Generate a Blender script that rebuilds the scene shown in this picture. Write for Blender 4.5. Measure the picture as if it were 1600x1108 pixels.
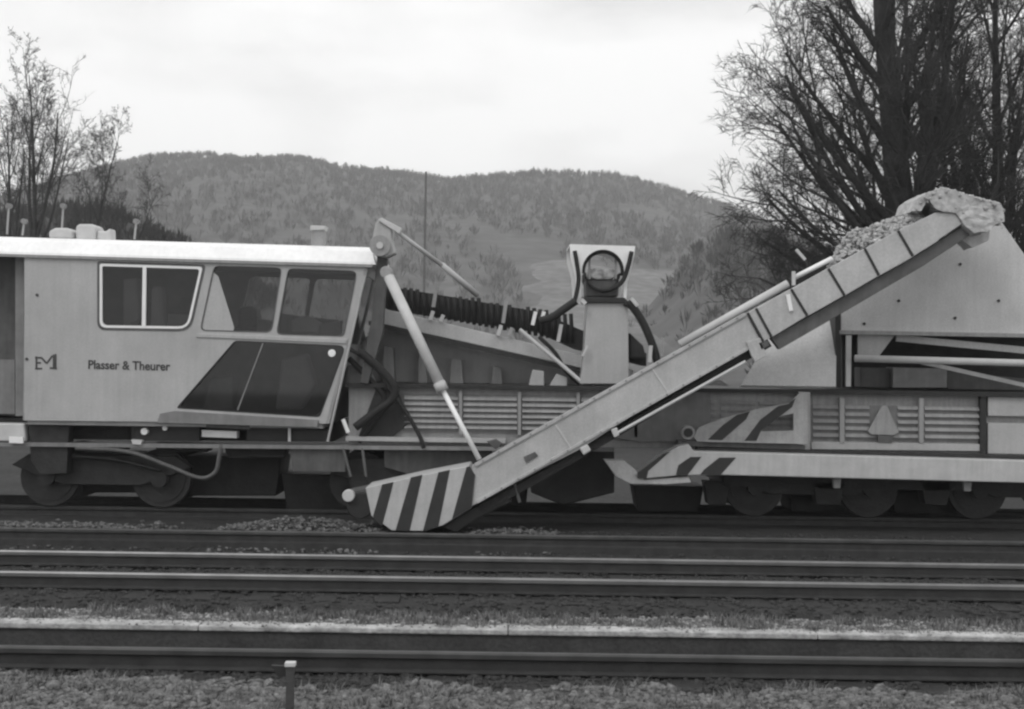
import bpy, bmesh, math, random
import numpy as np
from mathutils import Vector, Matrix

random.seed(7)
RNG = np.random.default_rng(11)
S = bpy.context.scene
COL = S.collection
for o in list(bpy.data.objects):
    bpy.data.objects.remove(o)

# ------------------------------------------------------------------ camera
F = 2150.0                      # focal length in photograph pixels (1600 wide)
CAM = Vector((0.0, 0.0, 2.29))
PITCH, ROLL = math.radians(0.16), math.radians(0.80)
ROT = Matrix.Rotation(math.radians(90) + PITCH, 3, 'X') @ Matrix.Rotation(ROLL, 3, 'Z')
cd = bpy.data.cameras.new('camera')
cam = bpy.data.objects.new('camera', cd)
COL.objects.link(cam)
cam.location = CAM
cam.rotation_euler = ROT.to_euler()
cd.sensor_width = 36.0
cd.lens = 36.0 * F / 1600.0
cd.clip_start, cd.clip_end = 0.1, 6000
S.camera = cam

# ------------------------------------------------------------------ sky, sun, exposure
SUN_EL, SUN_AZ = math.radians(50), math.radians(212)     # high, behind the camera to the left
W = bpy.data.worlds.new('World')
S.world = W
W.use_nodes = True
nt = W.node_tree
nt.nodes.clear()
wo = nt.nodes.new('ShaderNodeOutputWorld')
bg = nt.nodes.new('ShaderNodeBackground')
sky = nt.nodes.new('ShaderNodeTexSky')
sky.sky_type = 'NISHITA'
sky.sun_disc = False
sky.sun_elevation, sky.sun_rotation = SUN_EL, SUN_AZ
bw = nt.nodes.new('ShaderNodeRGBToBW')
tc = nt.nodes.new('ShaderNodeTexCoord')
mp = nt.nodes.new('ShaderNodeMapping')
mp.inputs['Scale'].default_value = (1.0, 1.0, 2.6)
mp.inputs['Location'].default_value = (0.35, 0.1, 0.2)
n1 = nt.nodes.new('ShaderNodeTexNoise')
n1.inputs['Scale'].default_value = 4.2
n1.inputs['Detail'].default_value = 6
n1.inputs['Roughness'].default_value = 0.55
cr = nt.nodes.new('ShaderNodeMapRange')
cr.inputs['From Min'].default_value = 0.34
cr.inputs['From Max'].default_value = 0.60
cr.inputs['To Min'].default_value = 9.0
cr.inputs['To Max'].default_value = 11.6
mx = nt.nodes.new('ShaderNodeMix')
mx.data_type = 'RGBA'
mx.inputs['Factor'].default_value = 0.93
L = nt.links.new
L(tc.outputs['Generated'], mp.inputs['Vector'])
L(mp.outputs['Vector'], n1.inputs['Vector'])
L(n1.outputs['Fac'], cr.inputs['Value'])
L(sky.outputs['Color'], bw.inputs['Color'])
L(bw.outputs['Val'], mx.inputs['A'])
L(cr.outputs['Result'], mx.inputs['B'])
L(mx.outputs['Result'], bg.inputs['Color'])
bg.inputs['Strength'].default_value = 0.10
L(bg.outputs['Background'], wo.inputs['Surface'])

sd = bpy.data.lights.new('sun', 'SUN')
sd.energy = 1.0
sd.angle = math.radians(24)
sd.color = (1.0, 0.995, 0.99)
sun = bpy.data.objects.new('sun', sd)
COL.objects.link(sun)
sdir = Vector((math.sin(SUN_AZ) * math.cos(SUN_EL), math.cos(SUN_AZ) * math.cos(SUN_EL), math.sin(SUN_EL)))
sun.rotation_euler = (-sdir).to_track_quat('-Z', 'Y').to_euler()
sun.location = sdir * 60

S.view_settings.view_transform = 'Standard'
S.view_settings.look = 'None'
S.view_settings.exposure = 0.0
S.view_settings.gamma = 1.0
S.view_settings.use_curve_mapping = False
S.render.engine = 'CYCLES'
S.cycles.filter_width = 2.4
S.cycles.volume_bounces = 1
S.render.resolution_x, S.render.resolution_y = 1024, 709

# ------------------------------------------------------------------ materials (a black and white photograph: greys)
MATS = {}


def mat(name, v, rough=0.6, var=0.12, scale=6.0, metal=0.0, bump=0.0, bscale=40.0, streak=0.0, fine=0.0, spec=0.4):
    """painted or natural grey surface with blotchy wear, optional vertical streaks and fine relief"""
    m = bpy.data.materials.new(name)
    m.use_nodes = True
    t = m.node_tree
    p = t.nodes['Principled BSDF']
    p.inputs['Roughness'].default_value = rough
    p.inputs['Metallic'].default_value = metal
    p.inputs['Specular IOR Level'].default_value = spec
    co = t.nodes.new('ShaderNodeTexCoord')
    n = t.nodes.new('ShaderNodeTexNoise')
    n.inputs['Scale'].default_value = scale
    n.inputs['Detail'].default_value = 8
    n.inputs['Roughness'].default_value = 0.62
    t.links.new(co.outputs['Object'], n.inputs['Vector'])
    r = t.nodes.new('ShaderNodeMapRange')
    r.inputs['From Min'].default_value, r.inputs['From Max'].default_value = 0.3, 0.7
    r.inputs['To Min'].default_value, r.inputs['To Max'].default_value = v * (1 - var), v * (1 + var)
    t.links.new(n.outputs['Fac'], r.inputs['Value'])
    out = r.outputs['Result']

    def mul(a, b):
        q = t.nodes.new('ShaderNodeMath')
        q.operation = 'MULTIPLY'
        t.links.new(a, q.inputs[0])
        t.links.new(b, q.inputs[1])
        return q.outputs[0]
    if streak:
        mpp = t.nodes.new('ShaderNodeMapping')
        mpp.inputs['Scale'].default_value = (9.0, 9.0, 0.7)
        t.links.new(co.outputs['Object'], mpp.inputs['Vector'])
        s = t.nodes.new('ShaderNodeTexNoise')
        s.inputs['Scale'].default_value = 1.6
        s.inputs['Detail'].default_value = 6
        t.links.new(mpp.outputs['Vector'], s.inputs['Vector'])
        q = t.nodes.new('ShaderNodeMapRange')
        q.inputs['From Min'].default_value, q.inputs['From Max'].default_value = 0.35, 0.65
        q.inputs['To Min'].default_value, q.inputs['To Max'].default_value = 1 - streak, 1.0 + streak * 0.3
        t.links.new(s.outputs['Fac'], q.inputs['Value'])
        out = mul(out, q.outputs['Result'])
    if fine:
        s = t.nodes.new('ShaderNodeTexNoise')
        s.inputs['Scale'].default_value = bscale
        s.inputs['Detail'].default_value = 3
        t.links.new(co.outputs['Object'], s.inputs['Vector'])
        q = t.nodes.new('ShaderNodeMapRange')
        q.inputs['From Min'].default_value, q.inputs['From Max'].default_value = 0.35, 0.65
        q.inputs['To Min'].default_value, q.inputs['To Max'].default_value = 1 - fine, 1 + fine
        t.links.new(s.outputs['Fac'], q.inputs['Value'])
        out = mul(out, q.outputs['Result'])
    t.links.new(out, p.inputs['Base Color'])
    if bump:
        s = t.nodes.new('ShaderNodeTexNoise')
        s.inputs['Scale'].default_value = bscale
        s.inputs['Detail'].default_value = 4
        t.links.new(co.outputs['Object'], s.inputs['Vector'])
        b = t.nodes.new('ShaderNodeBump')
        b.inputs['Strength'].default_value = bump
        b.inputs['Distance'].default_value = 0.03
        t.links.new(s.outputs['Fac'], b.inputs['Height'])
        t.links.new(b.outputs['Normal'], p.inputs['Normal'])
    MATS[name] = m
    return m


mat('cab_paint', 0.40, 0.5, 0.13, 1.1, streak=0.06, fine=0.05)
mat('roof_paint', 0.85, 0.5, 0.05, 2.0, streak=0.06)
mat('conveyor_paint', 0.43, 0.55, 0.15, 2.0, streak=0.06, fine=0.07)
mat('hopper_paint', 0.54, 0.65, 0.12, 1.3, streak=0.05, fine=0.08)
mat('panel_paint', 0.31, 0.55, 0.12, 2.5, streak=0.15, fine=0.06)
mat('light_paint', 0.50, 0.5, 0.10, 5.0)
mat('white_paint', 0.80, 0.5, 0.05, 5.0)
mat('grey_paint', 0.20, 0.6, 0.18, 4.0, streak=0.1)
mat('dim_paint', 0.095, 0.65, 0.25, 5.0, streak=0.15)
mat('black_paint', 0.022, 0.55, 0.25, 6.0)
mat('stripe_black', 0.03, 0.55, 0.2, 5.0)
mat('stripe_dull', 0.36, 0.55, 0.2, 3.0, streak=0.12, fine=0.08)
mat('stripe_light', 0.46, 0.5, 0.10, 4.0, streak=0.08, fine=0.04)
mat('rubber', 0.018, 0.75, 0.3, 12.0, bump=0.3, bscale=30)
mat('dirty_steel', 0.026, 0.6, 0.4, 5.0, bump=0.2, bscale=25)
mat('dark_steel', 0.023, 0.65, 0.4, 4.0, bump=0.2, bscale=25)
mat('chrome', 0.75, 0.25, 0.05, 10.0, metal=0.8)
mat('letter_paint', 0.05, 0.6, 0.2, 8.0)
mat('interior', 0.36, 0.8, 0.2, 3.0)
mat('interior_light', 0.62, 0.7, 0.05, 3.0)
mat('rail_head', 0.20, 0.42, 0.2, 3.0, metal=0.5)
mat('rail_dull', 0.07, 0.6, 0.3, 3.0, metal=0.3)
mat('rail_rust', 0.035, 0.8, 0.3, 6.0, bump=0.2)
mat('sleeper_wood', 0.02, 0.85, 0.35, 5.0, bump=0.3)
mat('ballast', 0.026, 0.95, 0.35, 3.0, bump=0.8, bscale=28, fine=0.35)
mat('mound_stone', 0.12, 0.9, 0.6, 9.0, fine=0.3, bscale=60)
mat('shaded_yard_soil', 0.022, 0.95, 0.4, 0.8, bump=0.6, bscale=9, fine=0.4)  # soil made nearly black to imitate the shade under the machine
mat('ballast_stone', 0.034, 0.9, 0.5, 9.0, fine=0.3, bscale=60)
mat('gravel', 0.085, 0.95, 0.4, 6.0, bump=0.9, bscale=45, fine=0.5)
mat('gravel_stone', 0.125, 0.9, 0.75, 14.0, fine=0.3, bscale=70)
mat('walk_stone', 0.24, 0.9, 0.6, 12.0, fine=0.3, bscale=70)
mat('heap_stone', 0.36, 0.9, 0.55, 9.0, fine=0.2, bscale=60)
mat('walk_gravel', 0.085, 0.95, 0.4, 5.0, bump=0.8, bscale=40, fine=0.4)
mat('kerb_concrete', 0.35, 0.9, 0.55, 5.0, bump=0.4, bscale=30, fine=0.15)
mat('shaded_kerb_face', 0.05, 0.9, 0.3, 3.0, bump=0.4, bscale=30, fine=0.15)  # kerb concrete darkened, shade of the front face put into the colour
mat('dry_grass', 0.15, 0.8, 0.5, 7.0)
mat('meadow', 0.20, 0.95, 0.35, 0.06, fine=0.15, bscale=1.2)
mat('hill_soil', 0.082, 0.95, 0.2, 0.02, fine=0.25, bscale=0.15)
mat('field_grass', 0.13, 0.95, 0.3, 0.05, fine=0.2, bscale=0.4)
mat('wood_far', 0.094, 0.95, 0.25, 0.018, fine=0.15, bscale=0.12)
mat('wood_mid', 0.06, 0.95, 0.4, 0.05, fine=0.3, bscale=0.3)
mat('wood_dark', 0.05, 0.95, 0.4, 0.05, fine=0.3, bscale=0.3)
mat('bark', 0.028, 0.9, 0.3, 3.0, bump=0.5, bscale=12)
mat('twig', 0.035, 0.9, 0.3, 3.0)
mat('twig_pale', 0.055, 0.9, 0.3, 3.0)
mat('hedge_leaf', 0.03, 0.8, 0.5, 2.0)
mat('post_wood', 0.05, 0.85, 0.4, 12.0, bump=0.3)
mat('canvas', 0.42, 0.9, 0.25, 5.0, bump=0.5, bscale=12, fine=0.15)
mat('lamp_white', 0.85, 0.4, 0.03, 5.0)


def glass_mat():
    m = bpy.data.materials.new('window_glass')
    m.use_nodes = True
    t = m.node_tree
    t.nodes.clear()
    o = t.nodes.new('ShaderNodeOutputMaterial')
    tr = t.nodes.new('ShaderNodeBsdfTransparent')
    tr.inputs['Color'].default_value = (0.6, 0.6, 0.6, 1)
    gl = t.nodes.new('ShaderNodeBsdfGlossy')
    gl.inputs['Roughness'].default_value = 0.04
    fr = t.nodes.new('ShaderNodeFresnel')
    fr.inputs['IOR'].default_value = 1.45
    m_ = t.nodes.new('ShaderNodeMixShader')
    t.links.new(fr.outputs[0], m_.inputs[0])
    t.links.new(tr.outputs[0], m_.inputs[1])
    t.links.new(gl.outputs[0], m_.inputs[2])
    t.links.new(m_.outputs[0], o.inputs['Surface'])
    MATS['glass'] = m


glass_mat()

# ------------------------------------------------------------------ helpers
OFF = {}


def P(px, py, Y):
    """photograph pixel -> world point on the vertical plane y = Y"""
    d = ROT @ Vector(((px - 800.0) / F, -(py - 554.0) / F, -1.0))
    return CAM + d * (Y / d.y)


def X(px, Y, py=560):
    return P(px, py, Y).x


def Z(py, Y, px=800):
    return P(px, py, Y).z


def xz(pts, Y):
    r = []
    for a, b in pts:
        v = P(a, b, Y)
        r.append((v.x, v.z))
    return r


def smooth_line(pts, n=8):
    pts = [Vector(p) for p in pts]
    if len(pts) < 3:
        return pts
    q = [pts[0] * 2 - pts[1]] + pts + [pts[-1] * 2 - pts[-2]]
    out = []
    for i in range(1, len(q) - 2):
        a, b, c, d = q[i - 1:i + 3]
        for k in range(n):
            t = k / n
            out.append(0.5 * ((2 * b) + (c - a) * t + (2 * a - 5 * b + 4 * c - d) * t * t + (3 * b - a - 3 * c + d) * t ** 3))
    out.append(pts[-1])
    return out


class MB:
    def __init__(self):
        self.v, self.f = [], []

    def add(self, vs, fs):
        k = len(self.v)
        self.v += [tuple(p) for p in vs]
        self.f += [tuple(i + k for i in f) for f in fs]
        return self

    def box(self, x0, x1, y0, y1, z0, z1):
        return self.add([(x0, y0, z0), (x1, y0, z0), (x1, y1, z0), (x0, y1, z0), (x0, y0, z1), (x1, y0, z1), (x1, y1, z1), (x0, y1, z1)],
                        [(0, 3, 2, 1), (4, 5, 6, 7), (0, 1, 5, 4), (1, 2, 6, 5), (2, 3, 7, 6), (3, 0, 4, 7)])

    def prism(self, poly, y0, y1):
        """polygon in x,z extruded along y"""
        n = len(poly)
        a = sum(poly[i][0] * poly[(i + 1) % n][1] - poly[(i + 1) % n][0] * poly[i][1] for i in range(n))
        if a < 0:
            poly = poly[::-1]
        vs = [(x, y0, z) for x, z in poly] + [(x, y1, z) for x, z in poly]
        fs = [tuple(range(n)), tuple(range(2 * n - 1, n - 1, -1))]
        fs += [(i, i + n, (i + 1) % n + n, (i + 1) % n) for i in range(n)]
        return self.add(vs, fs)

    def pp(self, pts, Y, depth):
        return self.prism(xz(pts, Y), Y, Y + depth)

    def bar(self, a, b, w, h=None, up=(0, 1, 0)):
        """rectangular bar from a to b"""
        a, b = Vector(a), Vector(b)
        h = h or w
        d = (b - a).normalized()
        u = Vector(up)
        if abs(u.dot(d)) > 0.95:
            u = Vector((0, 0, 1))
        s = d.cross(u).normalized()
        u = s.cross(d).normalized()
        vs = []
        for p in (a, b):
            for i, j in ((-1, -1), (1, -1), (1, 1), (-1, 1)):
                vs.append(p + s * (i * w / 2) + u * (j * h / 2))
        return self.add(vs, [(0, 1, 2, 3), (7, 6, 5, 4), (0, 4, 5, 1), (1, 5, 6, 2), (2, 6, 7, 3), (3, 7, 4, 0)])

    def tube(self, pts, r, n=10, r1=None, caps=True):
        pts = [Vector(p) for p in pts]
        m = len(pts)
        vs, fs = [], []
        ref = None
        for i, p in enumerate(pts):
            d = (pts[min(i + 1, m - 1)] - pts[max(i - 1, 0)])
            d = d.normalized() if d.length > 1e-9 else Vector((0, 0, 1))
            if ref is None:
                ref = Vector((0, 0, 1)) if abs(d.z) < 0.9 else Vector((1, 0, 0))
            s = d.cross(ref).normalized()
            ref = s.cross(d).normalized()
            rr = r if r1 is None else r + (r1 - r) * i / (m - 1)
            for k in range(n):
                an = 2 * math.pi * k / n
                vs.append(p + s * (math.cos(an) * rr) + ref * (math.sin(an) * rr))
        for i in range(m - 1):
            for k in range(n):
                fs.append((i * n + k, i * n + (k + 1) % n, (i + 1) * n + (k + 1) % n, (i + 1) * n + k))
        if caps:
            fs.append(tuple(range(n - 1, -1, -1)))
            fs.append(tuple(range((m - 1) * n, m * n)))
        return self.add(vs, fs)

    def disc(self, c, r, y0, y1, n=24):
        """cylinder whose axis runs along y"""
        return self.prism([(c[0] + r * math.cos(2 * math.pi * k / n), c[1] + r * math.sin(2 * math.pi * k / n)) for k in range(n)], y0, y1)

    def build(self, name, m, parent=None, bevel=0.0, smooth=False):
        me = bpy.data.meshes.new(name)
        off = OFF.get(parent.name, Vector()) if parent else Vector()
        me.from_pydata([(p[0] - off.x, p[1] - off.y, p[2] - off.z) for p in self.v], [], self.f)
        me.materials.append(MATS[m])
        if smooth:
            me.shade_smooth()
        me.validate()
        return link(name, me, parent, bevel)


def link(name, me, parent=None, bevel=0.0):
    o = bpy.data.objects.new(name, me)
    COL.objects.link(o)
    if parent:
        o.parent = parent
        OFF[o.name] = OFF.get(parent.name, Vector())
    if bevel:
        b = o.modifiers.new('bevel', 'BEVEL')
        b.width = bevel
        b.segments = 2
        b.limit_method = 'ANGLE'
        b.angle_limit = math.radians(40)
    return o


def tag(o, label=None, cat=None, group=None, kind=None):
    if label:
        o['label'] = label
    if cat:
        o['category'] = cat
    if group:
        o['group'] = group
    if kind:
        o['kind'] = kind
    return o


def thing(name, loc, label, cat, group=None):
    o = bpy.data.objects.new(name, None)
    COL.objects.link(o)
    o.location = loc
    OFF[o.name] = Vector(loc)
    o.empty_display_size = 0.3
    return tag(o, label, cat, group)


def plate(name, outer, holes, y0, y1, m, parent, bevel=0.0):
    """flat plate in the x,z plane with openings, given thickness"""
    bm = bmesh.new()
    off = OFF.get(parent.name, Vector()) if parent else Vector()
    edges = []
    for loop in [outer] + holes:
        vs = [bm.verts.new((x - off.x, y0 - off.y, z - off.z)) for x, z in loop]
        for i in range(len(vs)):
            edges.append(bm.edges.new((vs[i], vs[(i + 1) % len(vs)])))
    r = bmesh.ops.triangle_fill(bm, use_beauty=True, use_dissolve=False, edges=edges, normal=(0, -1, 0))
    faces = [g for g in r['geom'] if isinstance(g, bmesh.types.BMFace)]
    e = bmesh.ops.extrude_face_region(bm, geom=faces)
    for g in e['geom']:
        if isinstance(g, bmesh.types.BMVert):
            g.co.y += y1 - y0
    bmesh.ops.recalc_face_normals(bm, faces=bm.faces)
    me = bpy.data.meshes.new(name)
    bm.to_mesh(me)
    bm.free()
    me.materials.append(MATS[m])
    return link(name, me, parent, bevel)


def rounded(poly, r, n=4):
    """round the corners of an x,z polygon; r may be a list"""
    out = []
    k = len(poly)
    for i, p in enumerate(poly):
        rr = r[i] if isinstance(r, (list, tuple)) else r
        p = Vector(p)
        a = (Vector(poly[i - 1]) - p)
        b = (Vector(poly[(i + 1) % k]) - p)
        if rr <= 0:
            out.append(tuple(p))
            continue
        a = p + a.normalized() * min(rr, a.length * 0.45)
        b = p + b.normalized() * min(rr, b.length * 0.45)
        for j in range(n + 1):
            t = j / n
            q = a * (1 - t) ** 2 + p * 2 * t * (1 - t) + b * t * t
            out.append((q.x, q.y))
    return out


def inset(poly, d):
    """move a convex x,z polygon inwards by d"""
    n = len(poly)
    cx = sum(p[0] for p in poly) / n
    cz = sum(p[1] for p in poly) / n
    lines = []
    for i in range(n):
        a, b = Vector(poly[i]), Vector(poly[(i + 1) % n])
        e = (b - a).normalized()
        nn = Vector((-e.y, e.x))
        if (Vector((cx, cz)) - a).dot(nn) < 0:
            nn = -nn
        lines.append((a + nn * d, e))
    out = []
    for i in range(n):
        (p, u), (q, w) = lines[i - 1], lines[i]
        det = u.x * w.y - u.y * w.x
        t = ((q.x - p.x) * w.y - (q.y - p.y) * w.x) / det
        s = p + u * t
        out.append((s.x, s.y))
    return out


def ring(name, outer, inner, y0, y1, m, parent, bevel=0.0):
    """frame between two loops with the same number of points"""
    n = len(outer)
    mb = MB()
    vs = [(x, y0, z) for x, z in outer] + [(x, y0, z) for x, z in inner] + [(x, y1, z) for x, z in outer] + [(x, y1, z) for x, z in inner]
    fs = []
    for i in range(n):
        j = (i + 1) % n
        fs += [(i, j, n + j, n + i), (2 * n + j, 2 * n + i, 3 * n + i, 3 * n + j), (j, i, 2 * n + i, 2 * n + j), (n + i, n + j, 3 * n + j, 3 * n + i)]
    mb.add(vs, fs)
    return mb.build(name, m, parent, bevel)


def mesh_np(name, V, Fa, m, parent=None, smooth=False):
    """fast mesh from numpy arrays of verts and triangles / quads"""
    me = bpy.data.meshes.new(name)
    nf, k = Fa.shape
    me.vertices.add(len(V))
    me.vertices.foreach_set('co', V.astype(np.float32).ravel())
    me.loops.add(nf * k)
    me.loops.foreach_set('vertex_index', Fa.astype(np.int32).ravel())
    me.polygons.add(nf)
    me.polygons.foreach_set('loop_start', np.arange(0, nf * k, k, dtype=np.int32))
    me.update(calc_edges=True)
    if smooth:
        me.shade_smooth()
    me.materials.append(MATS[m])
    return link(name, me, parent)


T = (1 + 5 ** 0.5) / 2
ICO_V = np.array([(-1, T, 0), (1, T, 0), (-1, -T, 0), (1, -T, 0), (0, -1, T), (0, 1, T), (0, -1, -T), (0, 1, -T), (T, 0, -1), (T, 0, 1), (-T, 0, -1), (-T, 0, 1)]) / math.sqrt(1 + T * T)
ICO_F = np.array([(0, 11, 5), (0, 5, 1), (0, 1, 7), (0, 7, 10), (0, 10, 11), (1, 5, 9), (5, 11, 4), (11, 10, 2), (10, 7, 6), (7, 1, 8), (3, 9, 4), (3, 4, 2), (3, 2, 6), (3, 6, 8), (3, 8, 9), (4, 9, 5), (2, 4, 11), (6, 2, 10), (8, 6, 7), (9, 8, 1)])


def stones(name, pos, size, m, flat=0.7, jag=0.28, parent=None):
    n = len(pos)
    V = np.repeat(ICO_V[None], n, 0) * (1 + RNG.uniform(-jag, jag, (n, 12, 1)))
    V = V * RNG.uniform(0.65, 1.25, (n, 1, 3))
    V[:, :, 2] *= flat
    a = RNG.uniform(0, 6.283, n)
    c, s = np.cos(a)[:, None], np.sin(a)[:, None]
    x, y = V[:, :, 0] * c - V[:, :, 1] * s, V[:, :, 0] * s + V[:, :, 1] * c
    V = np.stack([x, y, V[:, :, 2]], -1) * np.asarray(size).reshape(n, 1, 1) + pos[:, None, :]
    Fa = (ICO_F[None] + (np.arange(n) * 12)[:, None, None]).reshape(-1, 3)
    return mesh_np(name, V.reshape(-1, 3), Fa, m, parent)


def blades(name, pos, h, w, m, lean=0.5, parent=None):
    """grass: one bent blade (two quads' worth of triangles) per position"""
    n = len(pos)
    a = RNG.uniform(0, 6.283, n)
    d = np.stack([np.cos(a), np.sin(a), np.zeros(n)], -1)
    s = np.stack([-np.sin(a), np.cos(a), np.zeros(n)], -1)
    h = np.asarray(h).reshape(n, 1)
    le = RNG.uniform(0.1, lean, (n, 1))
    b0, b1 = pos - s * w, pos + s * w
    mid = pos + d * h * le * 0.4 + np.array([0, 0, 1.0]) * h * 0.6
    tip = pos + d * h * le * 1.2 + np.array([0, 0, 1.0]) * h
    V = np.stack([b0, b1, mid - s * w * 0.8, mid + s * w * 0.8, tip], 1).reshape(-1, 3)
    Fa = np.array([(0, 1, 3), (0, 3, 2), (2, 3, 4)])
    Fa = (Fa[None] + (np.arange(n) * 5)[:, None, None]).reshape(-1, 3)
    return mesh_np(name, V, Fa, m, parent)


def vnoise(x, y, seed=0):
    """cheap smooth value noise, numpy"""
    xi, yi = np.floor(x).astype(int), np.floor(y).astype(int)
    xf, yf = x - xi, y - yi

    def h(i, j):
        q = np.sin(i * 127.1 + j * 311.7 + seed * 74.7) * 43758.5453
        return q - np.floor(q)
    u, v = xf * xf * (3 - 2 * xf), yf * yf * (3 - 2 * yf)
    return (h(xi, yi) * (1 - u) + h(xi + 1, yi) * u) * (1 - v) + (h(xi, yi + 1) * (1 - u) + h(xi + 1, yi + 1) * u) * v


def fbm(x, y, seed=0, o=4):
    s, a, t = 0, 1.0, 0
    for k in range(o):
        s = s + a * vnoise(x * 2 ** k, y * 2 ** k, seed + k)
        t += a
        a *= 0.5
    return s / t


def sheet(name, xs, ys, fz, m, kind='structure'):
    """a height-field sheet"""
    gx, gy = np.meshgrid(xs, ys)
    gz = fz(gx, gy)
    V = np.stack([gx, gy, gz], -1).reshape(-1, 3)
    nx, ny = len(xs), len(ys)
    i, j = np.meshgrid(np.arange(nx - 1), np.arange(ny - 1))
    q = (j * nx + i).ravel()
    Fa = np.stack([q, q + 1, q + 1 + nx, q + nx], -1)
    o = mesh_np(name, V, Fa, m, smooth=True)
    return tag(o, kind=kind)


# ================================================================== THE SETTING
# track planes: near C, middle B, machine A (rail tops at z = 0)
YC_, YB_, YA_ = 9.96, 15.11, 21.25
YCAB = 19.9

# ---- ground reaching to the horizon
gx = np.concatenate([[-3500, -1500, -700, -300, -120], np.linspace(-60, 60, 41), [120, 300, 700, 1500, 3500]])
gy = np.concatenate([[-60, -20, 0], np.linspace(4, 60, 29), [80, 120, 180, 260, 400, 700, 1500, 3500]])
sheet('ground', gx, gy, lambda x, y: -0.55 + 0.0 * x + np.where(y > 47, 0.25 * np.clip((y - 47) / 30, 0, 1), 0), 'meadow')

# ---- ballast bed under the three tracks
prof = [(8.35, -0.42), (8.7, -0.22), (9.0, -0.185), (10.9, -0.185), (11.3, -0.22), (12.9, -0.30), (13.45, -0.30), (13.75, -0.185), (16.45, -0.185),
        (16.9, -0.32), (17.6, -0.42), (18.3, -0.36), (18.9, -0.17), (19.4, -0.15), (23.4, -0.15), (24.2, -0.5)]
pY = np.array([p[0] for p in prof])
pZ = np.array([p[1] for p in prof])


def bedz(x, y):
    return np.interp(y, pY, pZ) + 0.045 * (fbm(x * 1.7, y * 1.7, 3) - 0.5) + 0.03 * (fbm(x * 7, y * 7, 5, 2) - 0.5)


sheet('ballast_bed', np.arange(-16, 16.01, 0.1), np.arange(8.35, 24.3, 0.1), bedz, 'ballast')

sheet('yard_ground', np.linspace(-40, 45, 60), np.linspace(23.3, 44, 30), lambda x, y: -0.47 + 0.12 * (fbm(x * 0.6, y * 0.6, 77) - 0.5), 'shaded_yard_soil')  # dark sheet so the gaps beneath the machine look shaded

# ---- near gravel verge on which the photographer stands
def vergez(x, y):
    e = 8.25 + 0.28 * (fbm(x * 1.6, x * 0 + 3, 9, 4) - 0.5) * 2
    t = np.clip((y - e) / 0.42, 0, 1)
    return 0.33 - 0.72 * t * t * (3 - 2 * t) + 0.05 * (fbm(x * 2, y * 2, 21) - 0.5) + 0.05 * (fbm(x * 9, y * 9, 22, 2) - 0.5)


sheet('gravel_verge', np.arange(-6, 6.01, 0.04), np.concatenate([np.arange(-3, 6.5, 0.25), np.arange(6.5, 8.95, 0.03)]), vergez, 'gravel')

# ---- low gravel walkway between the near and the middle track, edged with concrete kerb slabs
def walkz(x, y):
    t = np.clip((y - 11.62 - 0.25 * fbm(x * 1.3, x * 0, 33)) / 0.75, 0, 1)
    return 0.088 - 0.42 * t + 0.05 * (fbm(x * 3, y * 3, 31) - 0.5) + 0.03 * (fbm(x * 9, y * 9, 32, 2) - 0.5)


sheet('gravel_walkway', np.arange(-13, 13.01, 0.06), np.arange(11.24, 13.2, 0.06), walkz, 'walk_gravel')
kerb = thing('platform_kerb', (0, 11.1, -0.3), 'long pale concrete kerb edging the gravel walkway in front of the middle track', 'kerb')
for xk in np.arange(-8.75, 8.8, 2.5):
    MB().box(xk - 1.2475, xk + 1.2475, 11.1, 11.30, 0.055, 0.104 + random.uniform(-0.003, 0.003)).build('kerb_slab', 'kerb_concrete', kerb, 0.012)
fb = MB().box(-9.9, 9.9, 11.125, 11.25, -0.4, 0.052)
fb.build('kerb_footing', 'shaded_kerb_face', kerb)  # dark colour imitates shade below the slab edge

# ---- tracks
def track(yc, x0, x1, wear):
    root = thing('railway_track', (0, yc, -0.16), None, None)
    tag(root, kind='structure')
    for s in (-1, 1):
        y = yc + s * 0.7525
        head = [(-0.034, -0.048), (-0.036, -0.014), (-0.027, 0.0), (0.027, 0.0), (0.036, -0.014), (0.034, -0.048), (0.009, -0.062), (-0.009, -0.062)]
        web = [(-0.0085, -0.060), (0.0085, -0.060), (0.0085, -0.136), (0.062, -0.150), (0.062, -0.160), (-0.062, -0.160), (-0.062, -0.150), (-0.0085, -0.136)]
        n = len(head)
        b = MB()
        b.add([(x, y + p, q) for x in (x0, x1) for p, q in head], [(i, (i + 1) % n, (i + 1) % n + n, i + n) for i in range(n)] + [tuple(range(n)), tuple(range(2 * n - 1, n - 1, -1))])
        r = b.build('rail', wear, root)
        b = MB()
        b.add([(x, y + p, q) for x in (x0, x1) for p, q in web], [(i, (i + 1) % n, (i + 1) % n + n, i + n) for i in range(n)])
        b.build('rail_web', 'rail_rust', r)
    # sleepers share one mesh
    first = None
    for k, xs in enumerate(np.arange(x0 + 0.3, x1, 0.63)):
        if first is None:
            first = MB().box(-0.12, 0.12, yc - 1.25, yc + 1.25, -0.32, -0.176).build('sleeper', 'sleeper_wood', root, 0.01)
            first.location.x = xs
        else:
            c = first.copy()
            COL.objects.link(c)
            c.location.x = xs + random.uniform(-0.02, 0.02)
            c.rotation_euler = (0, 0, random.uniform(-0.01, 0.01))
    return root


track(YC_, -9, 9, 'rail_dull')
track(YB_, -11, 11, 'rail_head')
track(YA_, -12, 14, 'rail_rust')

# ---- loose stones and grass
def scatter(n, x0, x1, y0, y1):
    return RNG.uniform(x0, x1, n), RNG.uniform(y0, y1, n)


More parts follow.
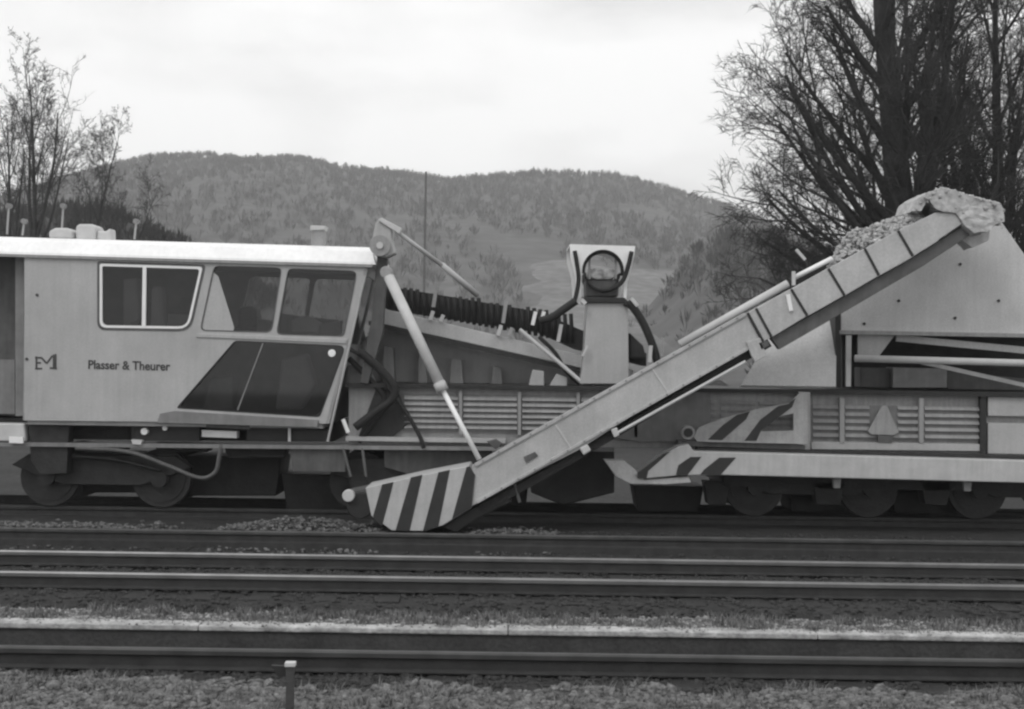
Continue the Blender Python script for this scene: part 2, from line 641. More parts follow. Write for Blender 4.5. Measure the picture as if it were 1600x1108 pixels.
x, y = scatter(12000, -4.6, 4.6, 8.5, 11.0)
tag(stones('ballast_stones', np.stack([x, y, bedz(x, y) + 0.004], -1), RNG.uniform(0.014, 0.034, len(x)), 'ballast_stone'), 'dark ballast stones in the bed of the nearest track', 'ballast', kind='stuff')
x, y = scatter(11000, -6.6, 6.6, 13.0, 19.4)
tag(stones('ballast_stones', np.stack([x, y, bedz(x, y) + 0.004], -1), RNG.uniform(0.018, 0.036, len(x)), 'ballast_stone'), 'dark ballast stones around the middle track', 'ballast', kind='stuff')
x, y = scatter(17000, -3.6, 3.6, 6.6, 8.75)
sz = RNG.uniform(0.009, 0.028, len(x)) * np.where(RNG.random(len(x)) < 0.06, 1.8, 1)
tag(stones('verge_gravel', np.stack([x, y, vergez(x, y) + 0.002], -1), sz, 'gravel_stone'), 'mixed pale and dark gravel along the bottom of the picture', 'gravel', kind='stuff')
x, y = scatter(6500, -5.6, 5.6, 11.27, 12.3)
tag(stones('walkway_gravel', np.stack([x, y, walkz(x, y) + 0.002], -1), RNG.uniform(0.008, 0.02, len(x)), 'walk_stone'), 'grey gravel on the walkway behind the kerb', 'gravel', kind='stuff')


x, y = scatter(1500, -5.6, 5.6, 11.10, 11.32)
keep = RNG.random(1500) < 0.15 + 0.85 * ((y - 11.10) / 0.22) ** 1.5
x, y = x[keep], y[keep]
tag(stones('kerb_grit', np.stack([x, y, 0 * x + 0.106], -1), RNG.uniform(0.005, 0.014, len(x)), 'walk_stone'), 'loose grit lying on top of the concrete kerb', 'gravel', kind='stuff')


def tuft_pos(n, cx, cy, zf, spread):
    k = RNG.integers(0, len(cx), n)
    x = cx[k] + RNG.normal(0, spread, n)
    y = cy[k] + RNG.normal(0, spread, n)
    return np.stack([x, y, zf(x, y) - 0.01], -1)


cx, cy = scatter(190, -5.4, 5.4, 11.24, 11.75)
p = tuft_pos(9500, cx, cy, walkz, 0.045)
tag(blades('walkway_grass', p, RNG.uniform(0.02, 0.09, len(p)), 0.004, 'dry_grass', 0.7), 'dry grass tufts along the back of the kerb', 'grass', kind='stuff')
cx, cy = scatter(130, -3.6, 3.6, 6.7, 8.4)
p = tuft_pos(9000, cx, cy, vergez, 0.06)
tag(blades('verge_grass', p, RNG.uniform(0.02, 0.075, len(p)), 0.003, 'dry_grass', 1.0), 'short dry grass among the gravel at the bottom of the picture', 'grass', kind='stuff')

# ballast thrown up beside the machine
def mound(name, px, py, wpx, hz, Y, n, label, m='mound_stone'):
    c = P(px, py, Y)
    w = wpx * Y / F / 2
    xx = RNG.uniform(-1.25, 1.25, n) * w
    yy = RNG.normal(0, 0.34, n)
    prof_ = np.clip(1 - (xx / (1.25 * w)) ** 2, 0, 1) * (0.45 + 1.1 * fbm((xx + c.x) * 1.6, yy * 1.6 + 9, 71, 3))
    keep = RNG.random(n) < 0.25 + prof_
    xx, yy, prof_ = xx[keep], yy[keep], prof_[keep]
    n = len(xx)
    zz = bedz(xx + c.x, yy + Y) + hz * prof_ * np.exp(-(yy / 0.4) ** 2) * RNG.uniform(0.1, 1, n)
    tag(stones(name, np.stack([xx + c.x, yy + Y, zz], -1), 0.008 + 0.034 * RNG.random(n) ** 2.5, m), label, 'ballast', kind='stuff')


mound('ballast_mound', 470, 815, 220, 0.20, 19.05, 5200, 'low mound of paler ballast left of the striped conveyor foot')
mound('ballast_mound', 800, 832, 120, 0.08, 19.0, 1500, 'small ridge of ballast right of the striped conveyor foot')
mound('ballast_mound', 60, 822, 330, 0.05, 19.0, 2600, 'scattered pale ballast below the left end of the cab')

# ---- hills
ridge = [(-900, 420), (-300, 365), (-80, 335), (60, 308), (110, 276), (160, 256), (215, 241), (255, 236), (330, 234), (345, 242), (360, 238), (415, 245), (430, 238), (480, 241), (560, 257), (640, 265), (700, 273),
         (770, 266), (850, 260), (960, 263), (1000, 273), (1060, 291), (1120, 308), (1180, 332), (1240, 366), (1320, 398), (1500, 425), (1900, 440), (2600, 470)]
YR = 620.0
rX = np.array([P(a, b, YR).x for a, b in ridge])
rZ = np.array([P(a, b, YR).z for a, b in ridge]) - 3.5


def hillz(x, y):
    top = np.interp(x, rX, rZ)
    t = np.clip((y - 230) / (YR - 230), 0, 1)
    up = t ** 0.9
    back = np.clip(1 - (y - YR) / 420, 0, 1)
    back = back * back * (3 - 2 * back)
    f = np.where(y <= YR, up * (1 - 0.10 * np.sin(t * math.pi) * np.sin(x * 0.02)), back)
    return -0.6 + (top + 0.6) * f + 4.0 * (fbm(x * 0.012, y * 0.012, 41) - 0.5) * np.clip(t * 3, 0, 1) * np.where(y <= YR, 1 - t, 1)


sheet('hills', np.linspace(-700, 800, 190), np.linspace(225, 1045, 110), hillz, 'hill_soil')
sheet('field', np.linspace(2, 50, 40), np.linspace(246, 342, 40), lambda x, y: hillz(x, y) + 0.25 - 3.0 * np.clip(np.maximum(abs(x - 26) / 24, abs(y - 294) / 48) + 0.5 * (fbm(x * 0.08, y * 0.08, 61) - 0.5) - 0.8, 0, 1), 'field_grass')


def far_wood(name, xs, ys, zs, h, m, label, cat='woodland', q_=14):
    """leafless woodland: every tree a small fan of upright slivers"""
    n = len(xs)
    q = q_
    base = np.stack([xs, ys, zs], -1)[:, None, :]
    hh = np.asarray(h).reshape(n, 1)
    a = RNG.uniform(0, 6.283, (n, q))
    u = RNG.uniform(0.02, 1, (n, q)) ** 0.6
    rr = u * 0.45 * hh
    b = base + np.stack([np.cos(a) * rr * 0.3, np.sin(a) * rr * 0.3, RNG.uniform(0, 0.4, (n, q)) * hh], -1)
    tip = base + np.stack([np.cos(a) * rr, np.sin(a) * rr, (1 - 0.55 * u * u) * RNG.uniform(0.8, 1.0, (n, q)) * hh], -1)
    w = hh * RNG.uniform(0.03, 0.075, (n, q))
    a2 = RNG.uniform(0, 6.283, (n, q))
    side = np.stack([np.cos(a2) * w, np.sin(a2) * w, 0 * w], -1)
    mid = b * 0.4 + tip * 0.6
    V = np.stack([b, mid - side, tip + side * 0.3], 2).reshape(-1, 3)
    k = n * q
    Fa = np.array([(0, 1, 2)])[None] + (np.arange(k) * 3)[:, None, None]
    return tag(mesh_np(name, V, Fa.reshape(-1, 3), m), label, cat, kind='stuff')


# left hill and ridge wood
x = RNG.uniform(-470, 330, 19000)
y = RNG.uniform(245, 640, 19000)
open_ = (x > -2 + 6 * fbm(y * 0.05, x * 0, 59)) & (x < 52) & (y > 245) & (y < 345 + 40 * (fbm(x * 0.05, y * 0, 55) - 0.5))
keep = (~open_ | (RNG.random(len(x)) < 0.03)) & ((fbm(x * 0.02, y * 0.02, 57) > 0.27) | (y > 530))
x, y = x[keep], y[keep]
far_wood('hill_wood', x, y, hillz(x, y) - 0.5, RNG.uniform(2.4, 5.2, len(x)), 'wood_far', 'hazy leafless woodland covering the distant hills')
# sharp ridge line
x = RNG.uniform(-420, 330, 2600)
y = YR + RNG.uniform(-14, 6, 2600)
keep = fbm(x * 0.05, x * 0, 58) > 0.28
x, y = x[keep], y[keep]
far_wood('ridge_wood', x, y, hillz(x, y) - 0.5, RNG.uniform(2.4, 5.0, len(x)), 'wood_far', 'fringe of trees along the top of the distant ridge')

# darker nearer wood on the slope at the right, below the big trees
c = [P(a, b, 200) for a, b in ((1000, 470), (1040, 425), (1085, 372), (1130, 340), (1185, 338), (1240, 372), (1320, 400), (1600, 410), (1900, 430))]
sx = np.array([v.x for v in c])
sz_ = np.array([v.z for v in c])


def slopez(x, y):
    t = np.clip((y - 100) / 100, 0, 1)
    return -0.6 + np.interp(x, sx, sz_ - 2.2) * t


sheet('wooded_slope', np.linspace(sx[0] - 1, sx[-1], 40), np.linspace(100, 208, 24), slopez, 'hill_soil')
x = RNG.uniform(sx[0] - 1, sx[-1], 5200)
y = RNG.uniform(112, 206, 5200)
keep = RNG.random(5200) < np.clip((x - sx[0]) / 11.0, 0.12, 1) ** 1.3
x, y = x[keep], y[keep]
far_wood('slope_wood', x, y, slopez(x, y) - 0.3, RNG.uniform(1.4, 3.2, len(x)), 'wood_mid', 'darker bare woodland on the slope below the big right hand tree')
# dark wooded bank at the far left
c = [P(a, b, 100) for a, b in ((-400, 312), (-100, 310), (30, 306), (95, 298), (150, 296), (200, 312), (250, 338), (300, 362), (360, 390), (440, 440))]
lx = np.array([v.x for v in c])
lz = np.array([v.z for v in c])


def bankz(x, y):
    t = np.clip((y - 68) / 32, 0, 1)
    return -0.6 + np.interp(x, lx, lz - 1.0) * t


sheet('wooded_bank', np.linspace(lx[0], lx[-1], 40), np.linspace(68, 104, 24), bankz, 'hill_soil')
x = RNG.uniform(lx[0], lx[-1], 4500)
y = RNG.uniform(72, 103, 4500)
far_wood('bank_wood', x, y, bankz(x, y) - 0.3, RNG.uniform(0.8, 1.9, len(x)), 'wood_dark', 'dark wooded bank behind the cab roof on the left')

# ---- hedge behind the tracks
x = RNG.uniform(-34, 40, 3600)
y = RNG.uniform(44.3, 50, 3600)
far_wood('hedge', x, y, 0 * x - 0.4, RNG.uniform(0.7, 2.0, len(x)), 'wood_dark', 'rough dark hedge behind the machine at ground level', 'hedge')

# ---- trees
def tree(name, base, label, height, r0, spread, seed, m_trunk='bark', m_twig='twig', lean=(0, 0), limbs=9, start=0.12, up=0.5, dens=1.0, sprays=5, tw=0.011, forks=None):
    """leafless tree: trunk and limbs as tapered tubes, three orders of branches, a haze of fine twigs"""
    rnd = random.Random(seed)
    root = thing(name, base, label, 'tree', 'bare trees behind the cab' if base[0] < 0 else 'bare trees behind the conveyor')
    trunk, crown = MB(), MB()
    B = Vector(base)
    tips = []

    def path(p, d, ln, segs, wob, upt):
        pts = [p.copy()]
        d = d.normalized()
        for i in range(segs):
            d = (d + Vector((rnd.uniform(-wob, wob), rnd.uniform(-wob, wob), rnd.uniform(-wob, wob) + upt))).normalized()
            p = p + d * (ln / segs)
            pts.append(p.copy())
        return pts

    def grow(p, d, ln, r, lev):
        segs = (7, 7, 5, 4, 3)[lev]
        pts = path(p, d, ln, segs, (0.04, 0.055, 0.08, 0.13, 0.18)[lev], (0.03 + up * 0.07) if lev < 3 else 0.02)
        tgt = trunk if lev <= 1 else crown
        tgt.tube(pts, r, (8, 7, 5, 4, 3)[lev], max(r * 0.3, 0.005), caps=False)
        if lev >= 4:
            for k in range(sprays):
                t = rnd.uniform(0.15, 1.0) * (len(pts) - 1)
                i = min(int(t), len(pts) - 2)
                q = pts[i].lerp(pts[i + 1], t - i)
                ax = (pts[i + 1] - pts[i]).normalized()
                nd = (ax + Vector((rnd.uniform(-1, 1), rnd.uniform(-1, 1), rnd.uniform(-0.8, 0.9))) * 1.0).normalized()
                tips.append((*q, *(nd * ln * rnd.uniform(0.5, 1.1))))
            return
        kids = int((8, 9, 8, 6)[lev] * dens + rnd.random())
        for k in range(kids):
            t = 0.15 + 0.85 * (k + rnd.random()) / kids
            f = t * (len(pts) - 1)
            i = min(int(f), len(pts) - 2)
            q = pts[i].lerp(pts[i + 1], f - i)
            ax = (pts[i + 1] - pts[i]).normalized()
            sd_ = ax.cross(Vector((rnd.uniform(-1, 1), rnd.uniform(-1, 1), rnd.uniform(-0.6, 0.9)))).normalized()
            an = rnd.uniform(0.38, 0.80) if lev < 2 else rnd.uniform(0.5, 1.15)
            nd = ax * math.cos(an) + sd_ * math.sin(an)
            if lev >= 2:
                nd.z += 0.08
            grow(q, nd, ln * rnd.uniform(0.40, 0.62) * (1 - 0.30 * t), max(r * (1 - 0.6 * t) * 0.45, 0.009), lev + 1)

    tp = path(B, Vector((lean[0], lean[1], 1)), height * 0.95, 14, 0.03, 0.03)
    NT = len(tp) - 1
    trunk.tube(tp, r0, 12, r0 * 0.10, caps=False)
    trunk.tube([B - Vector((0, 0, 0.3)), B + Vector((0, 0, 0.5))], r0 * 1.35, 12, r0 * 0.98, caps=False)

    def on_trunk(t):
        f = t * NT
        i = min(int(f), NT - 1)
        return tp[i].lerp(tp[i + 1], f - i)
    for k in range(limbs):
        t = start + (0.96 - start) * (k + rnd.random() * 0.7) / limbs
        an = k * 2.4 + rnd.uniform(-0.5, 0.5)
        el = up + rnd.uniform(-0.15, 0.3)
        d = Vector((math.cos(an), math.sin(an), el * 1.6))
        grow(on_trunk(t), d, spread * (1.12 - 0.75 * t) * rnd.uniform(0.85, 1.15), r0 * (0.36 - 0.24 * t), 1)
    for d, t, ln, rr in (forks or []):
        grow(on_trunk(t), Vector(d), ln, r0 * rr, 1)
    trunk.build('trunk', m_trunk, root, smooth=True)
    crown.build('branches', m_twig, root)
    A = np.array(tips)
    n = len(A)
    p0, d = A[:, :3] - np.array(base), A[:, 3:]
    s1 = np.cross(d, RNG.normal(size=(n, 3)))
    s1 /= np.linalg.norm(s1, axis=1, keepdims=True) + 1e-9
    s2 = np.cross(d, s1)
    s2 /= np.linalg.norm(s2, axis=1, keepdims=True) + 1e-9
    mid = p0 + d * 0.5 + s1 * np.linalg.norm(d, axis=1, keepdims=True) * RNG.uniform(-0.1, 0.1, (n, 1))
    V = np.stack([p0 + s1 * tw, p0 - s1 * tw * 0.5 + s2 * tw * 0.87, p0 - s1 * tw * 0.5 - s2 * tw * 0.87,
                  mid + s1 * tw * 0.8, mid - s1 * tw * 0.4 + s2 * tw * 0.7, mid - s1 * tw * 0.4 - s2 * tw * 0.7, p0 + d], 1).reshape(-1, 3)
    Fa = np.array([(0, 1, 4), (0, 4, 3), (1, 2, 5), (1, 5, 4), (2, 0, 3), (2, 3, 5), (3, 4, 6), (4, 5, 6), (5, 3, 6)])
    Fa = (Fa[None] + (np.arange(n) * 7)[:, None, None]).reshape(-1, 3)
    tag(mesh_np('twigs', V, Fa, m_twig, root), kind='stuff')
    return root


def tbase(px, Y):
    return (X(px, Y), Y, -0.4)


tree('bare_tree', tbase(1430, 40), 'largest leafless tree, with a thick dark trunk rising behind the conveyor head', 18.0, 0.70, 5.4, 3, lean=(-0.03, 0), limbs=22, start=0.20, up=0.62, dens=0.84, sprays=5, tw=0.0055,
     forks=[((-1.0, 0.1, 0.42), 0.27, 5.0, 0.20), ((-1.0, -0.2, 0.75), 0.30, 5.6, 0.22), ((0.22, 0.1, 1.5), 0.27, 9.0, 0.34), ((-0.12, 0.1, 1.5), 0.36, 8.0, 0.34), ((-1, 0.3, 0.15), 0.26, 4.6, 0.17), ((-1, -0.3, 0.9), 0.38, 5.8, 0.20), ((-0.8, 0.3, 0.9), 0.44, 5.6, 0.19),
            ((-1.0, 0.0, 1.0), 0.33, 6.2, 0.20), ((-1.0, 0.25, 0.6), 0.34, 5.4, 0.18), ((0.10, -0.1, 1.5), 0.30, 8.5, 0.30), ((-1, 0.1, -0.05), 0.25, 4.4, 0.15), ((-1, -0.4, 0.3), 0.29, 5.0, 0.16)])
tree('bare_tree', tbase(1548, 43), 'dense leafless tree at the right edge of the picture', 17.0, 0.34, 6.0, 8, lean=(0.02, 0), limbs=17, start=0.12, up=0.9, dens=0.82, sprays=5, tw=0.006,
     forks=[((-0.4, 0, 1.5), 0.2, 8.5, 0.6), ((0.6, 0, 1.5), 0.22, 7.5, 0.5), ((0.35, 0.2, 1.5), 0.16, 8.5, 0.5), ((-0.7, 0, 1.2), 0.25, 6.5, 0.4), ((0.1, 0, 1.5), 0.12, 8.5, 0.55), ((-0.2, 0, 1.5), 0.14, 8.5, 0.5)])
tree('bare_tree', tbase(1232, 52), 'slender young bare tree in front of the dark slope, nearest the hill', 7.4, 0.09, 2.8, 12, limbs=9, start=0.30, up=1.1, dens=0.55, sprays=3, tw=0.007)
tree('bare_tree', tbase(1276, 48), 'young bare tree between the slender one and the thick trunk', 7.6, 0.10, 3.0, 16, limbs=9, start=0.30, up=1.1, dens=0.55, sprays=3, tw=0.007)
tree('bare_tree', tbase(1330, 48), 'young bare tree just left of the thick trunk', 8.8, 0.12, 3.2, 14, limbs=10, start=0.30, up=1.0, dens=0.55, sprays=3, tw=0.007)
tree('bare_tree', tbase(58, 62), 'tallest bare tree at the left, rising behind the cab roof', 15.8, 0.20, 5.4, 21, 'bark', 'twig_pale', limbs=8, start=0.50, up=1.5, dens=0.64, sprays=4, tw=0.007,
     forks=[((-0.25, 0, 1.5), 0.48, 6.0, 0.55), ((0.45, 0, 1.5), 0.50, 6.0, 0.5), ((0.8, 0, 1.5), 0.46, 5.6, 0.35)])
tree('bare_tree', tbase(8, 66), 'bare tree cut by the left edge of the picture', 14.6, 0.20, 5.4, 25, 'bark', 'twig_pale', lean=(0.05, 0), limbs=8, start=0.46, up=1.4, dens=0.64, sprays=4, tw=0.007,
     forks=[((0.35, 0, 1.5), 0.45, 6.0, 0.5)])
tree('bare_tree', tbase(80, 64), 'thin bare tree leaning right, left of the wooded hill', 13.5, 0.13, 5.0, 29, 'bark', 'twig_pale', lean=(0.28, 0), limbs=9, start=0.45, up=1.3, dens=0.64, sprays=4, tw=0.007)
tree('bare_tree', tbase(110, 67), 'lowest thin bare tree at the left, leaning furthest over the wooded bank', 12.0, 0.10, 4.4, 31, 'bark', 'twig_pale', lean=(0.46, 0), limbs=8, start=0.45, up=1.2, dens=0.5, sprays=3, tw=0.007)

# utility pole standing in front of the hill
up_ = thing('utility_pole', (X(661, 235), 235, -0.4), 'thin dark utility pole in front of the wooded hill', 'pole')
MB().tube([(X(661, 235), 235, -0.4), (X(661, 235) + 0.05, 235, Z(268, 235, 661))], 0.26, 8, 0.16).build('shaft', 'post_wood', up_)

# ================================================================== THE MACHINE WITH THE CAB
YN, YF = YCAB, 22.6
tm = thing('track_machine', (X(300, YCAB), YA_, 0), 'pale railway maintenance machine with white roofed slant windowed cab, standing at left', 'rail vehicle')

# side wall with its window openings
w1 = xz([(156, 412), (317, 417), (295, 514), (156, 512)], YN)
w2 = xz([(334, 415), (441, 418), (425, 520), (312, 517)], YN)
w3 = xz([(450, 419), (559, 423), (538, 526), (431, 523)], YN)
w4 = xz([(367, 532), (541, 540), (500, 652), (275, 638)], YN)
R1 = rounded(w1, [0.035, 0.05, 0.16, 0.10])
R2 = rounded(w2, [0.09, 0.09, 0.10, 0.09])
R3 = rounded(w3, [0.09, 0.12, 0.06, 0.09])
R4 = rounded(w4, [0.05, 0.12, 0.05, 0.05])
outer = xz([(38, 397), (300, 404), (571, 413), (543, 535), (509, 662), (250, 659), (38, 657)], YN)
wall = plate('cab_wall', outer, [R1, R2, R3, R4], YN, YN + 0.05, 'cab_paint', tm)


def window(loop_px, R, fw, fmat, proud=0.012, panes=None):
    inner = rounded(inset(loop_px, fw), [0.03, 0.05, 0.12, 0.08] if len(loop_px) == 4 else 0.05)
    fr = ring('window', R, inner, YN - proud, YN + 0.045, fmat, tm)
    MB().prism(inner, YN + 0.030, YN + 0.036).build('pane', 'glass', fr)
    return fr


# opaque white-framed side window with a sliding bar; its rubber seal outside
f1 = window(w1, R1, 0.035, 'white_paint')
tag(f1, 'white framed side window with one upright bar')
MB().box(X(224, YN) - 0.026, X(224, YN) + 0.026, YN - 0.016, YN + 0.026, Z(510, YN, 224), Z(417, YN, 224)).build('mullion', 'white_paint', f1)
ring('window_seal', rounded([(a, c) for a, c in inset(w1, -0.035)], [0.04, 0.06, 0.18, 0.12]), R1, YN - 0.008, YN + 0.01, 'dim_paint', f1)
f2 = window(w2, R2, 0.016, 'dim_paint', 0.006)
f3 = window(w3, R3, 0.016, 'dim_paint', 0.006)
f4 = window(w4, R4, 0.018, 'black_paint', 0.006)
tag(f4, 'dark slanted lower window')
a, c = P(411, 536, YN), P(371, 641, YN)
MB().bar((a.x, YN + 0.015, a.z), (c.x, YN + 0.015, c.z), 0.022, 0.03).build('mullion', 'grey_paint', f4)
# raised rib around the upper windows, sill below
MB().pp([(308, 521), (543, 530), (541, 537), (360, 529), (306, 527)], YN - 0.02, 0.02).build('window_sill', 'cab_paint', tm, 0.006)
MB().pp([(250, 646), (272, 642), (498, 656), (495, 668), (245, 661)], YN - 0.03, 0.03).build('sill_strip', 'grey_paint', tm, 0.006)
# other walls, floor and inside
far_o = [(p[0], p[1]) for p in outer]
fw2 = [(p[0] + 0.02, p[1]) for p in R2]
fw3 = [(p[0] + 0.02, p[1]) for p in R3]
plate('far_wall', far_o, [fw2, fw3], YF - 0.05, YF, 'interior', tm)
xa, za = outer[0]
xb, zb = outer[-1]
MB().box(xa - 0.004, xa + 0.05, YN + 0.052, YF - 0.052, zb, za).build('rear_wall', 'panel_paint', tm)
MB().box(xa + 0.06, X(505, YN), YN + 0.055, YF - 0.055, zb - 0.06, zb + 0.02).build('floor', 'interior', tm)
# slanting front: lower panel, header and windscreen
ft, fm, fb_ = outer[2], outer[3], outer[4]


def front(t0, t1, name, m, th, y0, y1, dx=0.0):
    def at(t):
        return (ft[0] + (fb_[0] - ft[0]) * t + dx, ft[1] + (fb_[1] - ft[1]) * t)
    p, q = at(t0), at(t1)
    return MB().prism([p, (p[0] + th, p[1]), (q[0] + th, q[1]), q], y0, y1).build(name, m, tm)


front(0.0, 0.07, 'front_header', 'panel_paint', 0.05, YN + 0.002, YF)
front(0.50, 1.0, 'front_panel', 'panel_paint', 0.05, YN + 0.002, YF)
front(0.07, 0.50, 'front_pillar', 'cab_paint', 0.05, YN + 0.002, YN + 0.10)
front(0.07, 0.50, 'front_pillar', 'cab_paint', 0.05, YF - 0.1, YF)
front(0.07, 0.50, 'front_pillar', 'panel_paint', 0.05, 21.2, 21.3)
front(0.07, 0.50, 'windscreen', 'glass', 0.008, YN + 0.10, 21.2, 0.02)
front(0.07, 0.50, 'windscreen', 'glass', 0.008, 21.3, YF - 0.1, 0.02)
# pale slant-edged plate in front of the glass; inside, seat and console
MB().pp([(333, 425), (341, 432), (366, 512), (364, 518), (318, 516), (315, 510)], YN + 0.008, 0.018).build('pale_wedge', 'cab_paint', f2)
b = MB()
b.pp([(372, 480), (398, 478), (404, 512), (370, 514)], 20.7, 0.45).pp([(366, 510), (425, 514), (425, 526), (366, 524)], 20.65, 0.5)
b.build('driver_seat', 'black_paint', tm, 0.05)
b = MB()
b.pp([(402, 498), (422, 500), (424, 521), (400, 520)], 20.4, 0.3).pp([(436, 488), (470, 494), (530, 500), (528, 524), (436, 522)], 21.2, 0.4)
b.build('control_desk', 'panel_paint', tm, 0.02)
MB().pp([(192, 436), (214, 434), (216, 500), (192, 514)], 20.35, 0.3).build('cupboard', 'interior_light', tm, 0.03)
MB().pp([(236, 448), (252, 446), (256, 514), (234, 514)], 20.5, 0.3).build('seat_back', 'interior_light', tm, 0.05)
MB().pp([(262, 490), (296, 492), (292, 516), (260, 516)], 20.4, 0.3).build('shelf', 'cab_paint', tm, 0.02)
MB().pp([(455, 500), (480, 492), (500, 505), (498, 522), (455, 520)], 20.25, 0.3).build('control_lever_box', 'light_paint', tm, 0.02)
MB().pp([(500, 508), (532, 500), (530, 524), (500, 524)], 20.3, 0.3).build('control_lever_box', 'cab_paint', tm, 0.02)
MB().pp([(440, 560), (478, 552), (492, 600), (470, 640), (430, 640)], 20.45, 0.4).build('seat_pedestal', 'light_paint', tm, 0.04)
MB().pp([(330, 590), (362, 586), (366, 640), (316, 640)], 20.4, 0.4).build('foot_rest', 'cab_paint', tm, 0.03)
MB().disc((P(386, 501, 20.3).x, P(386, 501, 20.3).z), 0.11, 20.3, 20.36).build('hand_wheel', 'rubber', tm)
# lamp behind the lower window
MB().disc((P(519, 552, YN).x, P(519, 552, YN).z), 0.055, YN + 0.0, YN - 0.05).build('work_lamp', 'lamp_white', tm, 0.01)

# roof: rounded shoulders
prof_r = [(YN - 0.05, 0.0), (YN - 0.04, 0.035), (YN + 0.10, 0.20), (YN + 0.32, 0.275), (YA_, 0.32), (YF - 0.32, 0.275), (YF - 0.10, 0.20), (YF + 0.04, 0.035), (YF + 0.05, 0.0)]
e0, e1, e2 = P(-160, 392, YN - 0.05), P(587, 413.5, YN - 0.05), P(576, 382, YN - 0.05)
b = MB()
sec = []
for k in range(9):
    t = k / 8
    ex, ez = e0.x + (e1.x - e0.x) * t, e0.z + (e1.z - e0.z) * t
    sec.append([(ex - (0.10 * zz / 0.3 if k == 8 else 0), yy, ez + zz) for yy, zz in prof_r])
n = len(prof_r)
b.add([p for s in sec for p in s], [(i * n + j, i * n + n + j, i * n + n + j + 1, i * n + j + 1) for i in range(8) for j in range(n - 1)]
      + [(i * n + n - 1, i * n + 2 * n - 1, i * n + n, i * n) for i in range(8)] + [tuple(range(n)), tuple(range(9 * n - 1, 8 * n - 1, -1))])
roof = b.build('roof', 'roof_paint', tm)
MB().bar((e0.x, YN + 0.0, e0.z - 0.02), (e1.x - 0.05, YN + 0.0, e1.z - 0.02), 0.035, 0.09).build('gutter', 'panel_paint', roof)
# roof fittings
def cowl(pts, Y, dp, nm, m='light_paint', bev=0.03):
    return MB().pp(pts, Y, dp).build(nm, m, roof, bev)


cowl([(76, 372), (76, 361), (86, 356), (104, 356), (113, 361), (113, 373)], 20.25, 0.5, 'roof_vent')
cowl([(118, 374), (118, 353), (124, 350), (143, 350), (149, 354), (149, 375)], 20.3, 0.45, 'roof_vent')
cowl([(150, 375), (151, 360), (165, 361), (172, 356), (173, 376)], 20.35, 0.3, 'roof_vent')
cowl([(486, 390), (487, 357), (507, 356), (505, 391)], 20.3, 0.22, 'exhaust_stack', 'panel_paint', 0.01)
cowl([(484, 360), (485, 352), (509, 353), (508, 359)], 20.27, 0.28, 'exhaust_stack', 'light_paint', 0.01)
for px, y0, y1 in ((14, 366, 322), (38, 368, 346), (99, 370, 322), (213, 374, 346)):
    q0, q1 = P(px - 3, y0, 20.9), P(px, y1, 20.9)
    o = MB().tube([q0, q1], 0.016, 6).build('roof_lamp', 'panel_paint', roof)
    MB().disc((q1.x, q1.z), 0.04, 20.85, 20.95, 12).build('lamp_head', 'grey_paint', o)

# recessed section behind the cab, at the left edge; its dark paint imitates shadow
MB().pp([(-160, 392), (24, 398), (24, 650), (-160, 646)], 20.5, 1.8).build('rear_section', 'dim_paint', tm)
MB().pp([(24, 398), (37.5, 398), (37.5, 650), (24, 650)], 20.1, 0.3).build('corner_post', 'grey_paint', tm)
MB().pp([(-160, 560), (23, 562), (23, 647), (-160, 642)], 20.42, 0.07).build('rear_door', 'grey_paint', tm)
MB().pp([(-160, 660), (38, 662), (40, 690), (-160, 688)], 20.0, 0.3).build('battery_box', 'light_paint', tm, 0.02)
MB().pp([(14, 682), (36, 683), (36, 693), (14, 692)], 19.9, 0.05).build('marker_plate', 'white_paint', tm)

# painted emblem and lettering: strokes a few millimetres proud of the wall
def strokes(name, segs, w):
    b = MB()
    for k, (x0, y0, x1, y1) in enumerate(segs):
        a, c = P(x0, y0, YN), P(x1, y1, YN)
        yy = YN - 0.003 - 0.0004 * (k % 5)
        b.bar((a.x, yy, a.z), (c.x, yy, c.z), w, 0.004)
    return b.build(name, 'letter_paint', wall)


strokes('emblem', [(57, 557, 57, 577), (55, 576, 66, 576), (55, 559, 65, 559), (57, 567, 64, 567), (65, 559, 73, 568), (73, 568, 82, 556), (84, 554, 84, 577), (87, 553, 87, 577), (78, 575, 89, 576)], 0.026)
cu = bpy.data.curves.new('lettering', 'FONT')
cu.body = 'Plasser & Theurer'
cu.size = 0.178
cu.extrude = 0.003
cu.offset = 0.0035
tmp = bpy.data.objects.new('lettering_curve', cu)
me = bpy.data.meshes.new_from_object(tmp)
bpy.data.objects.remove(tmp)
V_ = np.array([v.co for v in me.vertices])
w_ = V_[:, 0].max() - V_[:, 0].min()
a, c = P(138, 576, YN), P(266, 579, YN)
sx_ = (c.x - a.x) / w_
for v in me.vertices:
    xx, yy, zz = v.co
    v.co = (a.x + (xx - V_[:, 0].min()) * sx_ - OFF[tm.name].x, YN - 0.003 - zz - OFF[tm.name].y, a.z + (c.z - a.z) * (xx / w_) + yy - OFF[tm.name].z)
me.materials.append(MATS['letter_paint'])
link('lettering', me, wall)
for px, py in ((58, 461), (42, 561)):
    q = P(px, py, YN)
    MB().disc((q.x, q.z), 0.022, YN - 0.012, YN, 10).build('door_lock', 'letter_paint', wall)

